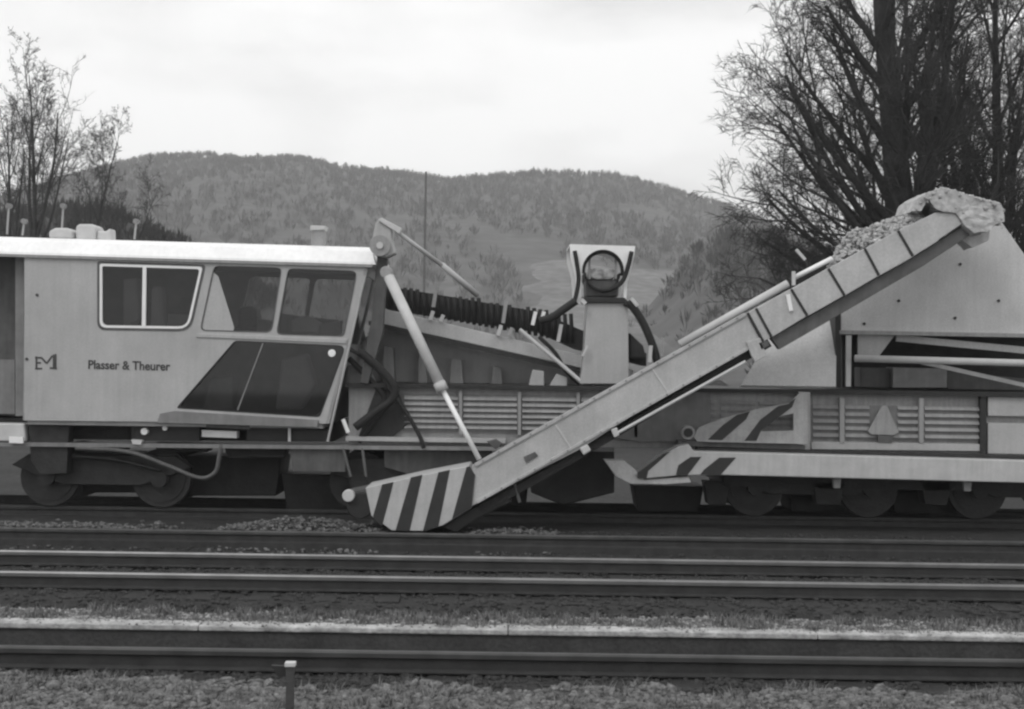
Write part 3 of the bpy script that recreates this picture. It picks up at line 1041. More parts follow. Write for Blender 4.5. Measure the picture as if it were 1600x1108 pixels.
# main frame, equipment below the cab
MB().pp([(-160, 690), (960, 700), (960, 706), (-160, 696)], 19.98, 0.25).build('frame_rail', 'grey_paint', tm)
MB().pp([(-160, 650), (520, 662), (520, 690), (-160, 684)], 20.5, 1.8).build('underframe', 'dark_steel', tm)
MB().pp([(452, 700), (540, 701), (540, 738), (458, 737)], 20.05, 0.5).build('equipment_or_filler_box', 'dim_paint', tm, 0.01)
MB().pp([(600, 703), (768, 706), (768, 745), (640, 742), (600, 730)], 20.2, 0.6).build('equipment_or_filler_box', 'dim_paint', tm, 0.01)
MB().pp([(205, 662), (312, 665), (312, 690), (205, 688)], 20.1, 0.4).build('equipment_or_filler_box', 'black_paint', tm, 0.01)
MB().pp([(385, 668), (450, 670), (450, 690), (385, 688)], 20.1, 0.4).build('equipment_or_filler_box', 'black_paint', tm, 0.01)
MB().pp([(455, 670), (515, 672), (515, 690), (455, 689)], 20.1, 0.4).build('equipment_or_filler_box', 'black_paint', tm, 0.01)
MB().pp([(315, 672), (370, 674), (370, 685), (315, 683)], 19.98, 0.2).build('tool_box', 'light_paint', tm, 0.008)
MB().pp([(322, 660), (390, 663), (390, 671), (322, 668)], 19.95, 0.1).build('step_plate', 'dim_paint', tm)
for px, py, r in ((226, 674, 0.05), (258, 669, 0.035)):
    q = P(px, py, 20.05)
    MB().disc((q.x, q.z), r, 20.02, 20.1, 14).build('marker_lamp', 'lamp_white', tm)
MB().pp([(205, 687), (222, 688), (220, 695), (207, 694)], 19.95, 0.12).build('step', 'light_paint', tm)
for px in (452,):
    MB().pp([(450, 664), (454, 664), (454, 690), (450, 690)], 19.99, 0.05).build('stanchion', 'light_paint', tm)
# bent brake pipe hanging below the frame
MB().tube(smooth_line([P(a, b_, 20.0) for a, b_ in ((118, 700), (200, 706), (262, 728), (312, 747), (336, 738), (342, 716), (346, 694))], 5), 0.032, 8).build('brake_pipe', 'dim_paint', tm, smooth=True)
MB().tube(smooth_line([P(a, b_, 20.15) for a, b_ in ((112, 712), (180, 718), (250, 735))], 4), 0.03, 8).build('brake_pipe', 'dirty_steel', tm, smooth=True)
for (x0, y0, x1, y1) in ((95, 692, 200, 704), (240, 692, 330, 706), (350, 697, 450, 716)):
    MB().pp([(x0, y0), (x1, y0 + 2), (x1 - 6, y1), (x0 + 6, y1)], 20.3, 0.3).build('equipment_or_filler_box', 'dark_steel', tm, 0.01)


def bogie(px_list, root, Yn=20.35):
    for px in px_list:
        x = X(px, Yn, 750)
        wh = MB()
        wh.disc((x, 0.44), 0.44, YA_ - 0.82, YA_ - 0.69, 32)
        w = wh.build('wheel', 'dirty_steel', root, 0.01)
        MB().disc((x, 0.44), 0.36, YA_ - 0.84, YA_ - 0.822, 28).build('wheel_disc', 'dark_steel', w)
        MB().disc((x, 0.44), 0.12, YA_ - 0.98, YA_ - 0.82, 16).build('axle_box', 'dirty_steel', w)
        MB().disc((x, 0.44), 0.44, YA_ + 0.69, YA_ + 0.82, 32).build('wheel', 'dark_steel', root)
        MB().tube([(x, YA_ - 0.7, 0.44), (x, YA_ + 0.7, 0.44)], 0.08, 10).build('axle', 'dark_steel', root)
    xa_, xb_ = X(px_list[0], Yn) - 0.5, X(px_list[-1], Yn) + 0.5
    b = MB()
    b.prism([(xa_, 0.62), (xa_ + 0.25, 0.78), (xb_ - 0.25, 0.78), (xb_, 0.62), (xb_ - 0.3, 0.5), (xb_ - 0.75, 0.34), (xa_ + 0.75, 0.34), (xa_ + 0.3, 0.5)], Yn - 0.05, Yn + 0.1)
    b.build('bogie_frame', 'dirty_steel', root, 0.01)


bogie((75, 250), tm)
MB().pp([(44, 664), (108, 666), (104, 740), (62, 742), (48, 720)], 20.05, 0.25).build('bogie_guard', 'dirty_steel', tm, 0.01)
bogie((560, 735), tm)

# engine housing with louvred doors, walkway edge on top
MB().pp([(545, 604), (1268, 613), (1268, 702), (545, 694)], 20.2, 2.0).build('engine_housing', 'panel_paint', tm)
MB().pp([(540, 599), (1262, 609), (1262, 615), (540, 605)], 20.05, 2.2).build('walkway_edge', 'black_paint', tm)
MB().pp([(540, 682), (790, 686), (790, 693), (540, 689)], 20.02, 0.18).build('housing_sill', 'cab_paint', tm, 0.006)


def louvres(root, x0, x1, rows, Yp, hpx=2.8, skip=None, slope=0.0134):
    for py in rows:
        ya, yb_ = py + (x0 - 800) * slope, py + (x1 - 800) * slope
        spans = [(x0, x1)] if not skip or not (skip[2] <= py <= skip[3]) else [(x0, skip[0]), (skip[1], x1)]
        for s0, s1 in spans:
            a = P(s0, py + (s0 - 800) * slope, Yp)
            c = P(s1, py + (s1 - 800) * slope, Yp)
            h = hpx * Yp / F
            b = MB()
            vs = [(a.x, Yp, a.z + h), (c.x, Yp, c.z + h), (c.x, Yp - 0.05, c.z - h), (a.x, Yp - 0.05, a.z - h), (a.x, Yp, a.z - h), (c.x, Yp, c.z - h)]
            b.add(vs, [(0, 3, 2, 1), (3, 4, 5, 2), (0, 4, 3), (1, 2, 5)])
            b.build('louvre_slat', 'panel_paint', root)


bays = [(632, 716), (724, 808), (816, 900), (908, 990)]
for x0, x1 in bays:
    MB().pp([(x0 - 3, 617 + (x0 - 800) * .0134), (x1 + 3, 617 + (x1 - 800) * .0134), (x1 + 3, 676 + (x1 - 800) * .0134), (x0 - 3, 676 + (x0 - 800) * .0134)], 20.165, 0.033).build('louvre_door', 'grey_paint', tm)
    louvres(tm, x0, x1, (623, 632, 641, 650, 659, 668), 20.163)
    MB().pp([(x1 + 1, 612 + (x1 - 800) * .0134), (x1 + 6, 612 + (x1 - 800) * .0134), (x1 + 6, 680 + (x1 - 800) * .0134), (x1 + 1, 680 + (x1 - 800) * .0134)], 20.10, 0.09).build('door_post', 'panel_paint', tm)
for x0, x1 in ((1105, 1120), (1126, 1180), (1186, 1240)):
    louvres(tm, x0, x1, (624, 634, 644, 654, 664), 20.197)

# equipment and wall behind, under the feed conveyor
MB().pp([(600, 498), (760, 536), (985, 586), (985, 606), (560, 603), (560, 540)], 21.8, 0.6).build('machinery_wall', 'cab_paint', tm)
for pts in ([(826, 603), (832, 578), (850, 580), (850, 604)], [(858, 604), (870, 584), (886, 590), (886, 605)], [(926, 606), (930, 586), (962, 590), (968, 607)]):
    MB().pp(pts, 20.7, 0.3).build('bracket', 'cab_paint', tm, 0.008)
for px, dx, py in ((600, 14, 540), (655, 10, 548), (705, 16, 560), (770, 12, 572)):
    MB().pp([(px, py), (px + dx, py + 3), (px + dx + 3, 604), (px - 2, 603)], 21.4, 0.3).build('machinery_post', 'panel_paint', tm)

# handrail, lamp bracket, hoses beside the cab front
MB().tube([P(a, b_, 19.75) for a, b_ in ((562, 470), (545, 545), (512, 690))], 0.018, 6).build('handrail', 'cab_paint', tm)
MB().tube([P(a, b_, 19.8) for a, b_ in ((536, 655), (544, 676))], 0.03, 6).build('handle', 'white_paint', tm)
MB().tube(smooth_line([P(a, b_, 19.95) for a, b_ in ((538, 540), (570, 560), (596, 585), (612, 612), (632, 640), (655, 680), (662, 700))], 5), 0.03, 8).build('hose', 'rubber', tm, smooth=True)
MB().tube(smooth_line([P(a, b_, 19.95) for a, b_ in ((560, 548), (592, 575), (616, 605), (612, 625), (585, 645), (555, 668))], 5), 0.06, 8).build('hose', 'rubber', tm, smooth=True)
MB().tube(smooth_line([P(a, b_, 20.1) for a, b_ in ((545, 560), (575, 590), (600, 620), (590, 650), (560, 690))], 5), 0.045, 8).build('hose', 'rubber', tm, smooth=True)
MB().pp([(545, 570), (572, 574), (590, 606), (570, 640), (548, 640)], 20.3, 0.3).build('equipment_or_filler_box', 'grey_paint', tm, 0.01)
MB().pp([(588, 606), (622, 612), (640, 660), (612, 684), (560, 682)], 20.12, 0.07).build('equipment_or_filler_box', 'dark_steel', tm, 0.01)
for px0, px1 in ((536, 548), (566, 572)):
    MB().tube([P(px0, 700, 20.0), P(px1, 745, 19.9)], 0.022, 6).build('chain', 'dim_paint', tm)

# jib post with its head beside the roof, carrying the lifting cylinder
MB().pp([(590, 392), (606, 393), (598, 520), (575, 600), (562, 598), (580, 500)], 20.0, 0.18).build('jib_post', 'dim_paint', tm, 0.01)
hd = MB().pp([(582, 372), (587, 347), (600, 342), (612, 350), (612, 372), (618, 396), (603, 402), (584, 398)], 19.72, 0.30).build('jib_head', 'cab_paint', tm, 0.02)
q = P(594, 384, 19.7)
MB().disc((q.x, q.z), 0.15, 19.66, 19.70, 20).build('pivot_plate', 'panel_paint', hd)
MB().disc((q.x, q.z), 0.05, 19.63, 19.66, 12).build('pivot_pin', 'light_paint', hd)
MB().pp([(590, 344), (596, 340), (628, 357), (624, 366)], 19.68, 0.12).build('jib_arm', 'light_paint', hd, 0.01)
MB().tube([P(620, 362, 19.8), P(690, 414, 20.4)], 0.035, 8).build('stay_rod', 'light_paint', tm, smooth=True)
MB().tube([P(690, 414, 20.4), P(746, 461, 20.9)], 0.048, 8).build('stay_rod', 'light_paint', tm, smooth=True)

# ================================================================== FEED CONVEYOR rising towards the cab
fc = thing('feed_conveyor', P(790, 600, 21.0), 'dark corrugated belt conveyor sloping down from the cab, on a pale beam', 'conveyor')
MB().pp([(590, 476), (606, 484), (760, 520), (912, 556), (990, 578), (990, 594), (912, 576), (760, 542), (582, 503)], 20.9, 0.12).build('trough_beam', 'conveyor_paint', fc, 0.01)
MB().pp([(576, 501), (600, 506), (912, 578), (985, 594), (985, 600), (905, 583), (576, 508)], 20.87, 0.5).build('lower_flange', 'black_paint', fc)
MB().pp([(600, 448), (640, 453), (842, 487), (918, 520), (1010, 552), (1010, 572), (900, 545), (840, 518), (600, 482)], 21.05, 0.8).build('belt', 'rubber', fc)
for k in range(31):
    px = 604 + k * 9.6
    t = (px - 604) / 298.0
    y0 = 449 + 46 * t ** 1.1 + random.uniform(-4, 3)
    y1 = 483 + 54 * t
    MB().tube([P(px, y0, 21.04), P(px + 2.5, y1, 21.03)], 0.032, 7).build('belt_rib', 'rubber', fc, smooth=True)
for px, y0, y1, m in ((679, 448, 480, 'panel_paint'), (674, 486, 500, 'light_paint'), (788, 470, 505, 'panel_paint'), (780, 508, 524, 'light_paint'), (797, 512, 524, 'panel_paint'), (834, 487, 508, 'white_paint'), (847, 487, 505, 'white_paint'),
                      (874, 507, 534, 'light_paint'), (914, 530, 552, 'light_paint'), (690, 492, 502, 'light_paint')):
    MB().bar(P(px + 3, y0, 20.86), P(px - 2, y1, 20.86), 0.055, 0.05).build('roller_bracket', m, fc)
MB().tube([P(812, 515, 20.7), P(866, 560, 20.6), P(912, 600, 20.5)], 0.03, 8).build('diagonal_stay', 'light_paint', fc)
MB().tube(smooth_line([P(a, b_, 20.65) for a, b_ in ((842, 526), (868, 552), (884, 580), (905, 600))], 4), 0.03, 8).build('hose', 'rubber', fc, smooth=True)

# ================================================================== CROSS CONVEYOR END with white hood on a grey box
cc = thing('cross_conveyor', P(945, 600, 20.5), 'end of a trough belt under a white arched hood on a plain grey box', 'conveyor')
MB().pp([(918, 473), (981, 473), (983, 600), (906, 600), (912, 560)], 20.45, 0.7).build('support_box', 'cab_paint', cc, 0.012)
MB().pp([(908, 464), (976, 465), (984, 474), (914, 473)], 20.40, 0.8).build('box_lid', 'black_paint', cc, 0.01)
cxz = P(942, 424, 20.5)
rr = 33 * 20.5 / F
arch = [(cxz.x + rr * math.cos(math.radians(t)), cxz.z + rr * math.sin(math.radians(t)) * 1.02) for t in range(0, 181, 12)]
arch += xz([(908, 466), (974, 466)], 20.5)
ho = xz([(890, 382), (992, 385), (990, 404), (980, 440), (978, 470), (900, 470), (898, 430), (891, 404)], 20.5)
plate('hood', ho, [arch], 20.45, 20.50, 'white_paint', cc, 0.0)
plate('hood_rear', [(a * 1.0, c) for a, c in ho], [arch], 21.6, 21.64, 'white_paint', cc)
MB().pp([(890, 382), (992, 385), (992, 388), (890, 385)], 20.51, 1.08).build('hood_top', 'white_paint', cc)
pts = [(cxz.x + 0.30 * math.cos(math.radians(t)), 20.52, cxz.z + 0.30 * math.sin(math.radians(t))) for t in range(-12, 193, 11)]
MB().tube(pts, 0.035, 8).build('hood_rim', 'rubber', cc, smooth=True)
b = MB()
tr = [(cxz.x + 0.27 * math.cos(math.radians(t)), cxz.z - 0.02 + 0.27 * math.sin(math.radians(t))) for t in range(180, 361, 15)]
n = len(tr)
tro = [(cxz.x + 0.25 * (a - cxz.x) / 0.27, cxz.z + (c - cxz.z) * 0.9) for a, c in tr]
b.prism(tr + tro[::-1], 20.56, 21.6)
b.build('trough_belt', 'rubber', cc)
MB().pp([(921, 419), (962, 420), (962, 434), (952, 437), (932, 437), (921, 433)], 20.62, 0.9).build('belt_load', 'heap_stone', cc, 0.03)
MB().pp([(915, 436), (968, 437), (966, 464), (916, 464)], 20.66, 0.7).build('drive_housing', 'dim_paint', cc, 0.03)
for px in (921, 962):
    MB().bar(P(px, 396, 20.6), P(px, 436, 20.6), 0.035).build('hood_strut', 'panel_paint', cc)
for pts, r in (([(898, 392), (901, 410), (904, 436), (900, 462), (896, 474)], 0.032), ([(900, 470), (880, 484), (862, 496), (842, 502)], 0.06), ([(987, 393), (981, 418), (972, 440), (955, 452), (940, 454)], 0.034),
               ([(982, 470), (1000, 496), (1012, 520), (1022, 546), (1027, 566)], 0.06), ([(975, 474), (992, 486), (1004, 506)], 0.03)):
    MB().tube(smooth_line([P(a, b_, 20.38) for a, b_ in pts], 5), r, 8).build('hose', 'rubber', cc, smooth=True)
MB().bar(P(908, 468, 20.3), P(915, 475, 20.3), 0.06).build('hose_clamp', 'light_paint', cc)
MB().bar(P(986, 466, 20.3), P(996, 478, 20.3), 0.05).build('hose_clamp', 'light_paint', cc)
MB().pp([(984, 520), (1005, 540), (1010, 560), (984, 560)], 20.6, 0.4).build('drive_motor', 'dark_steel', cc, 0.02)
MB().bar(P(1017, 540, 20.3), P(1015, 566, 20.3), 0.05).build('pipe_bracket', 'light_paint', cc)
MB().bar(P(1036, 528, 20.3), P(1034, 556, 20.3), 0.035).build('pipe_bracket', 'panel_paint', cc)
MB().bar(P(918, 540, 20.35), P(910, 556, 20.35), 0.03).build('pipe_bracket', 'light_paint', cc)

# ================================================================== DISCHARGE CONVEYOR, the long sloping one in front
YD = 18.95
dc = thing('discharge_conveyor', P(740, 800, 19.3), 'long pale side conveyor climbing to the right, with a black striped foot', 'conveyor')
TOP = [(738, 727), (857, 667), (950, 613), (1000, 582), (1071, 540), (1233, 453), (1398, 362), (1462, 332), (1492, 333)]
BOT = [(1503, 350), (1428, 400), (1205, 527), (1165, 549), (1000, 642), (903, 704), (850, 731), (734, 793)]
low_t = [p for p in TOP if p[0] < 1150] + [(1166, 489)]
low_b = [p for p in BOT if p[0] < 1190]
MB().pp(low_t + [(1190, 535)] + low_b, YD, 0.05).build('side_panel', 'conveyor_paint', dc, 0.01)
xs_r = [(1168, 488, 1192, 534), (1181, 481, 1205, 527), (1236, 451, 1261, 494), (1294, 419, 1319, 462), (1351, 388, 1373, 431), (1403, 360, 1426, 401)]
for i in range(len(xs_r)):
    a = xs_r[i]
    c = xs_r[i + 1] if i + 1 < len(xs_r) else None
    if c:
        quad = [(a[0] + 1.2, a[1]), (c[0] - 1.2, c[1] + 0.6), (c[2] - 1.2, c[3] + 0.6), (a[2] + 1.2, a[3])]
    else:
        quad = [(a[0] + 1.2, a[1]), (1462, 332), (1492, 333), (1503, 350), (a[2] + 1.2, a[3])]
    MB().pp(quad, YD - 0.01, 0.05).build('side_panel', 'conveyor_paint', dc, 0.008)
    MB().bar(P(a[0], a[1] + 1, YD - 0.005), P(a[2], a[3] - 1, YD - 0.005), 0.034, 0.04).build('panel_rib', 'black_paint', dc)
MB().pp(TOP + BOT, YD + 0.78, 0.05).build('far_panel', 'conveyor_paint', dc)
# lower chord, belt return and rollers
MB().pp([(1204, 528), (1428, 402), (1506, 352), (1518, 366), (1440, 417), (1315, 490), (1218, 546)], YD + 0.06, 0.16).build('lower_chord', 'dim_paint', dc, 0.01)
MB().pp([(745, 792), (903, 706), (1165, 551), (1200, 531), (1206, 541), (1168, 563), (905, 718), (755, 803)], YD + 0.08, 0.66).build('return_belt', 'rubber', dc)
mid = [P(a, b_ + 8, YD + 0.1) for a, b_ in TOP]
b = MB()
vs = []
for p_ in mid:
    vs += [(p_.x, YD + 0.06, p_.z), (p_.x, YD + 0.77, p_.z)]
b.add(vs, [(2 * i, 2 * i + 2, 2 * i + 3, 2 * i + 1) for i in range(len(mid) - 1)])
b.build('carrying_belt', 'rubber', dc)
MB().tube([P(a, b_, YD - 0.06) for a, b_ in ((966, 676), (1165, 565))], 0.022, 8).build('tie_rod', 'light_paint', dc)
MB().pp([(955, 672), (964, 668), (968, 680), (960, 684)], YD - 0.08, 0.08).build('rod_eye', 'light_paint', dc, 0.01)
MB().pp([(905, 700), (918, 694), (924, 704), (912, 712)], YD - 0.02, 0.1).build('guide_roller', 'light_paint', dc, 0.02)
MB().pp([(1166, 534), (1188, 528), (1198, 556), (1180, 566), (1174, 556)], YD - 0.06, 0.05).build('rod_bracket', 'conveyor_paint', dc, 0.01)
MB().pp([(1186, 536), (1200, 532), (1202, 540), (1190, 546)], YD - 0.06, 0.04).build('catch', 'dim_paint', dc)
MB().tube([P(1062, 538, YD + 0.1), P(1231, 443, YD + 0.1)], 0.055, 8).build('top_rail', 'light_paint', dc, smooth=True)
MB().tube([P(1241, 434, YD + 0.1), P(1300, 404, YD + 0.1)], 0.035, 8).build('top_rail', 'white_paint', dc, smooth=True)
MB().bar(P(742, 727, YD - 0.012), P(1164, 491, YD - 0.012), 0.05, 0.03).build('top_flange', 'conveyor_paint', dc, 0.005)
MB().bar(P(745, 785, YD - 0.012), P(1184, 536, YD - 0.012), 0.04, 0.03).build('bottom_flange', 'conveyor_paint', dc, 0.005)
for px in (868, 1018):
    ty = np.interp(px, [p[0] for p in TOP], [p[1] for p in TOP])
    MB().bar(P(px, ty + 3, YD - 0.004), P(px + 26, ty + 42, YD - 0.004), 0.02, 0.012).build('panel_seam', 'hopper_paint', dc)
MB().pp([(1240, 448), (1300, 414), (1308, 408), (1300, 406), (1240, 438)], YD + 0.2, 0.1).build('belt_scraper', 'black_paint', dc)
MB().bar(P(1240, 446, YD + 0.08), P(1240, 424, YD + 0.08), 0.045).build('rail_post', 'light_paint', dc)
MB().bar(P(1244, 390, YD + 0.3), P(1258, 406, YD + 0.3), 0.04).build('lever', 'light_paint', dc)
MB().bar(P(1258, 406, YD + 0.3), P(1270, 432, YD + 0.3), 0.03).build('lever_stem', 'black_paint', dc)
for k in range(17):
    t = (k + 0.5) / 17
    for (x0, y0, x1, y1) in ((742, 727, 1164, 491), (745, 785, 1184, 536)):
        q = P(x0 + (x1 - x0) * t, y0 + (y1 - y0) * t, YD - 0.03)
        MB().disc((q.x, q.z), 0.013, YD - 0.036, YD - 0.026, 6).build('bolt_head', 'grey_paint', dc)
MB().bar(P(1231, 460, YD - 0.03), P(1236, 486, YD - 0.03), 0.055, 0.03).build('latch', 'white_paint', dc)
MB().pp([(818, 714), (836, 706), (841, 712), (822, 724)], YD - 0.02, 0.02).build('latch', 'dim_paint', dc, 0.005)
MB().pp([(760, 690), (775, 686), (786, 694), (774, 702)], YD + 0.3, 0.1).build('lifting_eye', 'dim_paint', dc, 0.01)
# striped foot
gp = [(571, 762), (655, 743), (733, 728), (743, 742), (737, 794), (692, 821), (664, 830), (612, 829), (580, 806)]
foot = MB().pp(gp, YD - 0.02, 0.84).build('foot_guard', 'stripe_light', dc, 0.01)
for st in ([(597, 757), (615, 753), (597, 822), (585, 811), (583, 806)], [(642, 746), (660, 742), (640, 829.5), (618, 829)], [(685, 738), (703, 734), (685, 823), (664, 829.5), (661, 829.5)], [(729, 729.5), (734, 728.5), (742.5, 742), (737, 794), (706, 812)]):
    MB().pp(st, YD - 0.026, 0.005).build('stripe', 'stripe_black', foot)
q = P(544, 775, YD)
MB().disc((q.x, q.z), 0.085, YD, YD + 0.12, 16).build('nose_roller', 'light_paint', dc, 0.015)
MB().pp([(543, 768), (572, 762), (574, 772), (546, 784)], YD + 0.12, 0.5).build('nose_arm', 'dim_paint', dc, 0.01)
q = P(562, 790, YD + 0.1)
MB().disc((q.x, q.z), 0.19, YD + 0.1, YD + 0.7, 24).build('tail_pulley', 'black_paint', dc, 0.02)
MB().pp([(690, 823), (738, 795), (790, 775), (800, 784), (742, 812), (712, 832)], YD + 0.1, 0.6).build('belt_return_cover', 'black_paint', dc, 0.01)
MB().tube([P(803, 752, YD + 0.1), P(812, 785, YD + 0.1)], 0.025, 6).build('hanging_chain', 'dim_paint', dc)
# lifting cylinder and rod
MB().tube([P(607, 432, 19.55), P(690, 606, 19.2)], 0.075, 12).build('lifting_cylinder', 'light_paint', dc, smooth=True)
MB().tube([P(686, 598, 19.215), P(692, 611, 19.19)], 0.088, 12).build('cylinder_gland', 'conveyor_paint', dc, smooth=True)
MB().tube([P(690, 606, 19.2), P(749, 718, 18.99)], 0.036, 10).build('piston_rod', 'white_paint', dc, smooth=True)
q = P(604, 426, 19.57)
MB().disc((q.x, q.z), 0.09, 19.5, 19.64, 14).build('cylinder_eye', 'panel_paint', dc, 0.01)
# head drum and crumpled hood
q = P(1480, 348, YD + 0.1)
MB().disc((q.x, q.z), 0.13, YD + 0.06, YD + 0.76, 20).build('head_drum', 'dark_steel', dc)


def crumple(name, pts, Y, dp, m, parent, amp, cuts=5, seed=1, sc=3.0):
    bm = bmesh.new()
    off = OFF[parent.name]
    pl = xz(pts, Y)
    a = [bm.verts.new((x - off.x, Y - off.y, z - off.z)) for x, z in pl]
    f = bm.faces.new(a)
    e = bmesh.ops.extrude_face_region(bm, geom=[f])
    for g in e['geom']:
        if isinstance(g, bmesh.types.BMVert):
            g.co.y += dp
    bmesh.ops.recalc_face_normals(bm, faces=bm.faces)
    bmesh.ops.triangulate(bm, faces=bm.faces)
    for _ in range(2):
        bmesh.ops.subdivide_edges(bm, edges=[e for e in bm.edges if e.calc_length() > 0.12], cuts=2, use_grid_fill=True)
        bmesh.ops.triangulate(bm, faces=bm.faces)
    from mathutils import noise
    for v in bm.verts:
        d = noise.noise_vector(v.co * sc + Vector((seed, 0, 0))) * amp + noise.noise_vector(v.co * sc * 3) * amp * 0.45
        v.co += d
    me = bpy.data.meshes.new(name)
    bm.to_mesh(me)
    bm.free()
    me.materials.append(MATS[m])
    return link(name, me, parent)


crumple('head_hood', [(1466, 330), (1452, 312), (1468, 296), (1490, 298), (1524, 309), (1562, 319), (1571, 346), (1546, 362), (1520, 366), (1508, 352), (1494, 332)], YD - 0.06, 0.95, 'canvas', dc, 0.04, seed=2, sc=4.5)
crumple('hood_lip', [(1424, 330), (1432, 312), (1450, 300), (1472, 293), (1480, 298), (1458, 307), (1446, 318), (1440, 330)], YD - 0.02, 0.85, 'canvas', dc, 0.03, seed=5)
crumple('hood_flap', [(1505, 356), (1548, 352), (1545, 376), (1520, 388), (1502, 372)], YD + 0.35, 0.35, 'hopper_paint', dc, 0.03, seed=7)

# the load on the belt
n = 5000
t = RNG.uniform(0, 1, n)
px = 1292 + 150 * t
lift = np.interp(t, [0, 0.12, 0.3, 0.5, 0.75, 0.9, 1], [2, 26, 36, 24, 22, 16, 4]) * (0.8 + 0.4 * vnoise(t * 14, t * 0, 4))
topy = np.interp(px, [p[0] for p in TOP], [p[1] for p in TOP])
yy = YD + 0.10 + RNG.uniform(0, 0.62, n)
pos = []
for a, c_, l, u, y_ in zip(px, topy, lift, RNG.random(n) ** 0.5, yy):
    edge = 1 - abs((y_ - YD - 0.42) / 0.36) ** 2.5
    v = P(a, c_ + 6 - (l + 6) * u * max(edge, 0.15), y_)
    pos.append((v.x, y_, v.z))
for k in range(2400):
    a = random.uniform(1430, 1566)
    crest = np.interp(a, [1428, 1440, 1472, 1490, 1524, 1562, 1570], [326, 310, 294, 299, 309, 319, 340])
    y_ = YD + random.uniform(-0.06, 0.85)
    dn = random.random() ** 1.6 * np.interp(a, [1428, 1460, 1490, 1530, 1566], [14, 14, 26, 44, 30])
    if dn > 8:
        y_ = min(y_, YD + 0.1)
    if dn > 8 and random.random() < 0.55:
        continue
    v = P(a, crest + dn, y_)
    pos.append((v.x, y_, v.z))
n = len(pos)
tag(stones('belt_ballast', np.array(pos), 0.010 + 0.03 * RNG.random(n) ** 2, 'heap_stone', 0.85), 'pale ballast heaped on the upper end of the sloping conveyor', 'ballast', kind='stuff')

# ================================================================== HOPPER WAGON at the right
hw = thing('hopper_wagon', (X(1450, 20.3), YA_, 0), 'grey hopper wagon with louvred panels and striped beam ends, at right under the conveyor', 'rail vehicle')
hop = MB().pp([(1312, 519), (1310, 478), (1480, 372), (1566, 348), (1604, 402), (1684, 526)], 20.3, 1.9).build('hopper', 'hopper_paint', hw, 0.01)
for px, py in ((1500, 413), (1492, 497), (1404, 470), (1350, 506), (1560, 470)):
    q = P(px, py, 20.3)
    MB().disc((q.x, q.z), 0.022, 20.28, 20.3, 8).build('bolt_head', 'dark_steel', hop)
MB().pp([(1312, 516), (1690, 523), (1690, 529), (1312, 522)], 20.24, 0.06).build('hopper_rim', 'panel_paint', hop)
# sloping chute plate left of it: foot nearer than its top
ch = [(1158, 602, 19.95), (1306, 604, 19.95), (1308, 478, 20.75), (1270, 480, 20.75), (1200, 530, 20.42)]
b = MB()
vs = [P(*c_) for c_ in ch]
vs2 = [v + Vector((0, 0.05, -0.03)) for v in vs]
n = len(vs)
b.add(vs + vs2, [tuple(range(n)), tuple(range(2 * n - 1, n - 1, -1))] + [(i, (i + 1) % n, (i + 1) % n + n, i + n) for i in range(n)])
b.build('chute_plate', 'hopper_paint', hw)
MB().pp([(1305, 495), (1314, 490), (1314, 606), (1306, 606)], 20.25, 0.9).build('chute_edge', 'black_paint', hw)
# open frame under the hopper
MB().bar(P(1326, 524, 20.15), P(1325, 604, 20.15), 0.07, 0.06).build('frame_post', 'light_paint', hw)
MB().pp([(1340, 522), (1398, 524), (1374, 556), (1340, 556)], 20.4, 0.05).build('gusset', 'conveyor_paint', hw, 0.005)
MB().tube([P(1336, 560, 20.05), P(1690, 570, 20.05)], 0.055, 10).build('frame_tube', 'light_paint', hw, smooth=True)
MB().bar(P(1440, 566, 20.3), P(1690, 622, 20.3), 0.06, 0.05).build('diagonal_brace', 'conveyor_paint', hw)
MB().bar(P(1400, 528, 20.5), P(1690, 556, 20.5), 0.10, 0.05).build('diagonal_brace', 'hopper_paint', hw)
MB().pp([(1345, 574), (1390, 575), (1390, 606), (1345, 605)], 20.9, 0.4).build('gear_box', 'dim_paint', hw, 0.01)
MB().pp([(1395, 574), (1480, 576), (1480, 606), (1395, 606)], 20.7, 0.4).build('gear_box', 'grey_paint', hw, 0.01)
MB().pp([(1480, 580), (1690, 600), (1690, 612), (1480, 608)], 21.0, 0.4).build('gear_box', 'dim_paint', hw, 0.01)
MB().pp([(1316, 522), (1690, 530), (1690, 612), (1316, 606)], 22.0, 0.2).build('rear_frame', 'dark_steel', hw)
# side panels with louvres
SL = 0.0134
MB().pp([(1269, 614), (1690, 620), (1690, 716), (1269, 707)], 20.22, 1.9).build('engine_housing', 'panel_paint', hw)
MB().pp([(1240, 608), (1690, 615), (1690, 622), (1240, 615)], 20.06, 2.0).build('walkway_edge', 'black_paint', hw)
MB().pp([(1248, 612), (1266, 613), (1266, 706), (1248, 705)], 20.02, 0.2).build('panel_post', 'cab_paint', hw, 0.006)
MB().pp([(1544, 620), (1690, 622), (1690, 652), (1544, 650)], 20.12, 0.1).build('side_panel', 'cab_paint', hw, 0.008)
MB().pp([(1544, 661), (1690, 663), (1690, 712), (1544, 709)], 20.12, 0.1).build('side_panel', 'cab_paint', hw, 0.008)
MB().pp([(1532, 617), (1541, 617), (1541, 707), (1532, 707)], 20.10, 0.1).build('panel_gap_post', 'black_paint', hw)
MB().pp([(1268, 632), (1531, 636), (1531, 690), (1268, 686)], 20.19, 0.028).build('louvre_backing', 'grey_paint', hw)
for x0, x1 in ((1270, 1312), (1320, 1437), (1444, 1530)):
    louvres(hw, x0, x1, (629, 640, 651, 662, 673), 20.188, 2.7, skip=(1358, 1402, 620, 670) if x0 == 1320 else None)
for px in (1316, 1440):
    MB().pp([(px - 3.5, 622), (px + 3.5, 622), (px + 3.5, 692), (px - 3.5, 692)], 20.10, 0.08).build('louvre_post', 'panel_paint', hw)
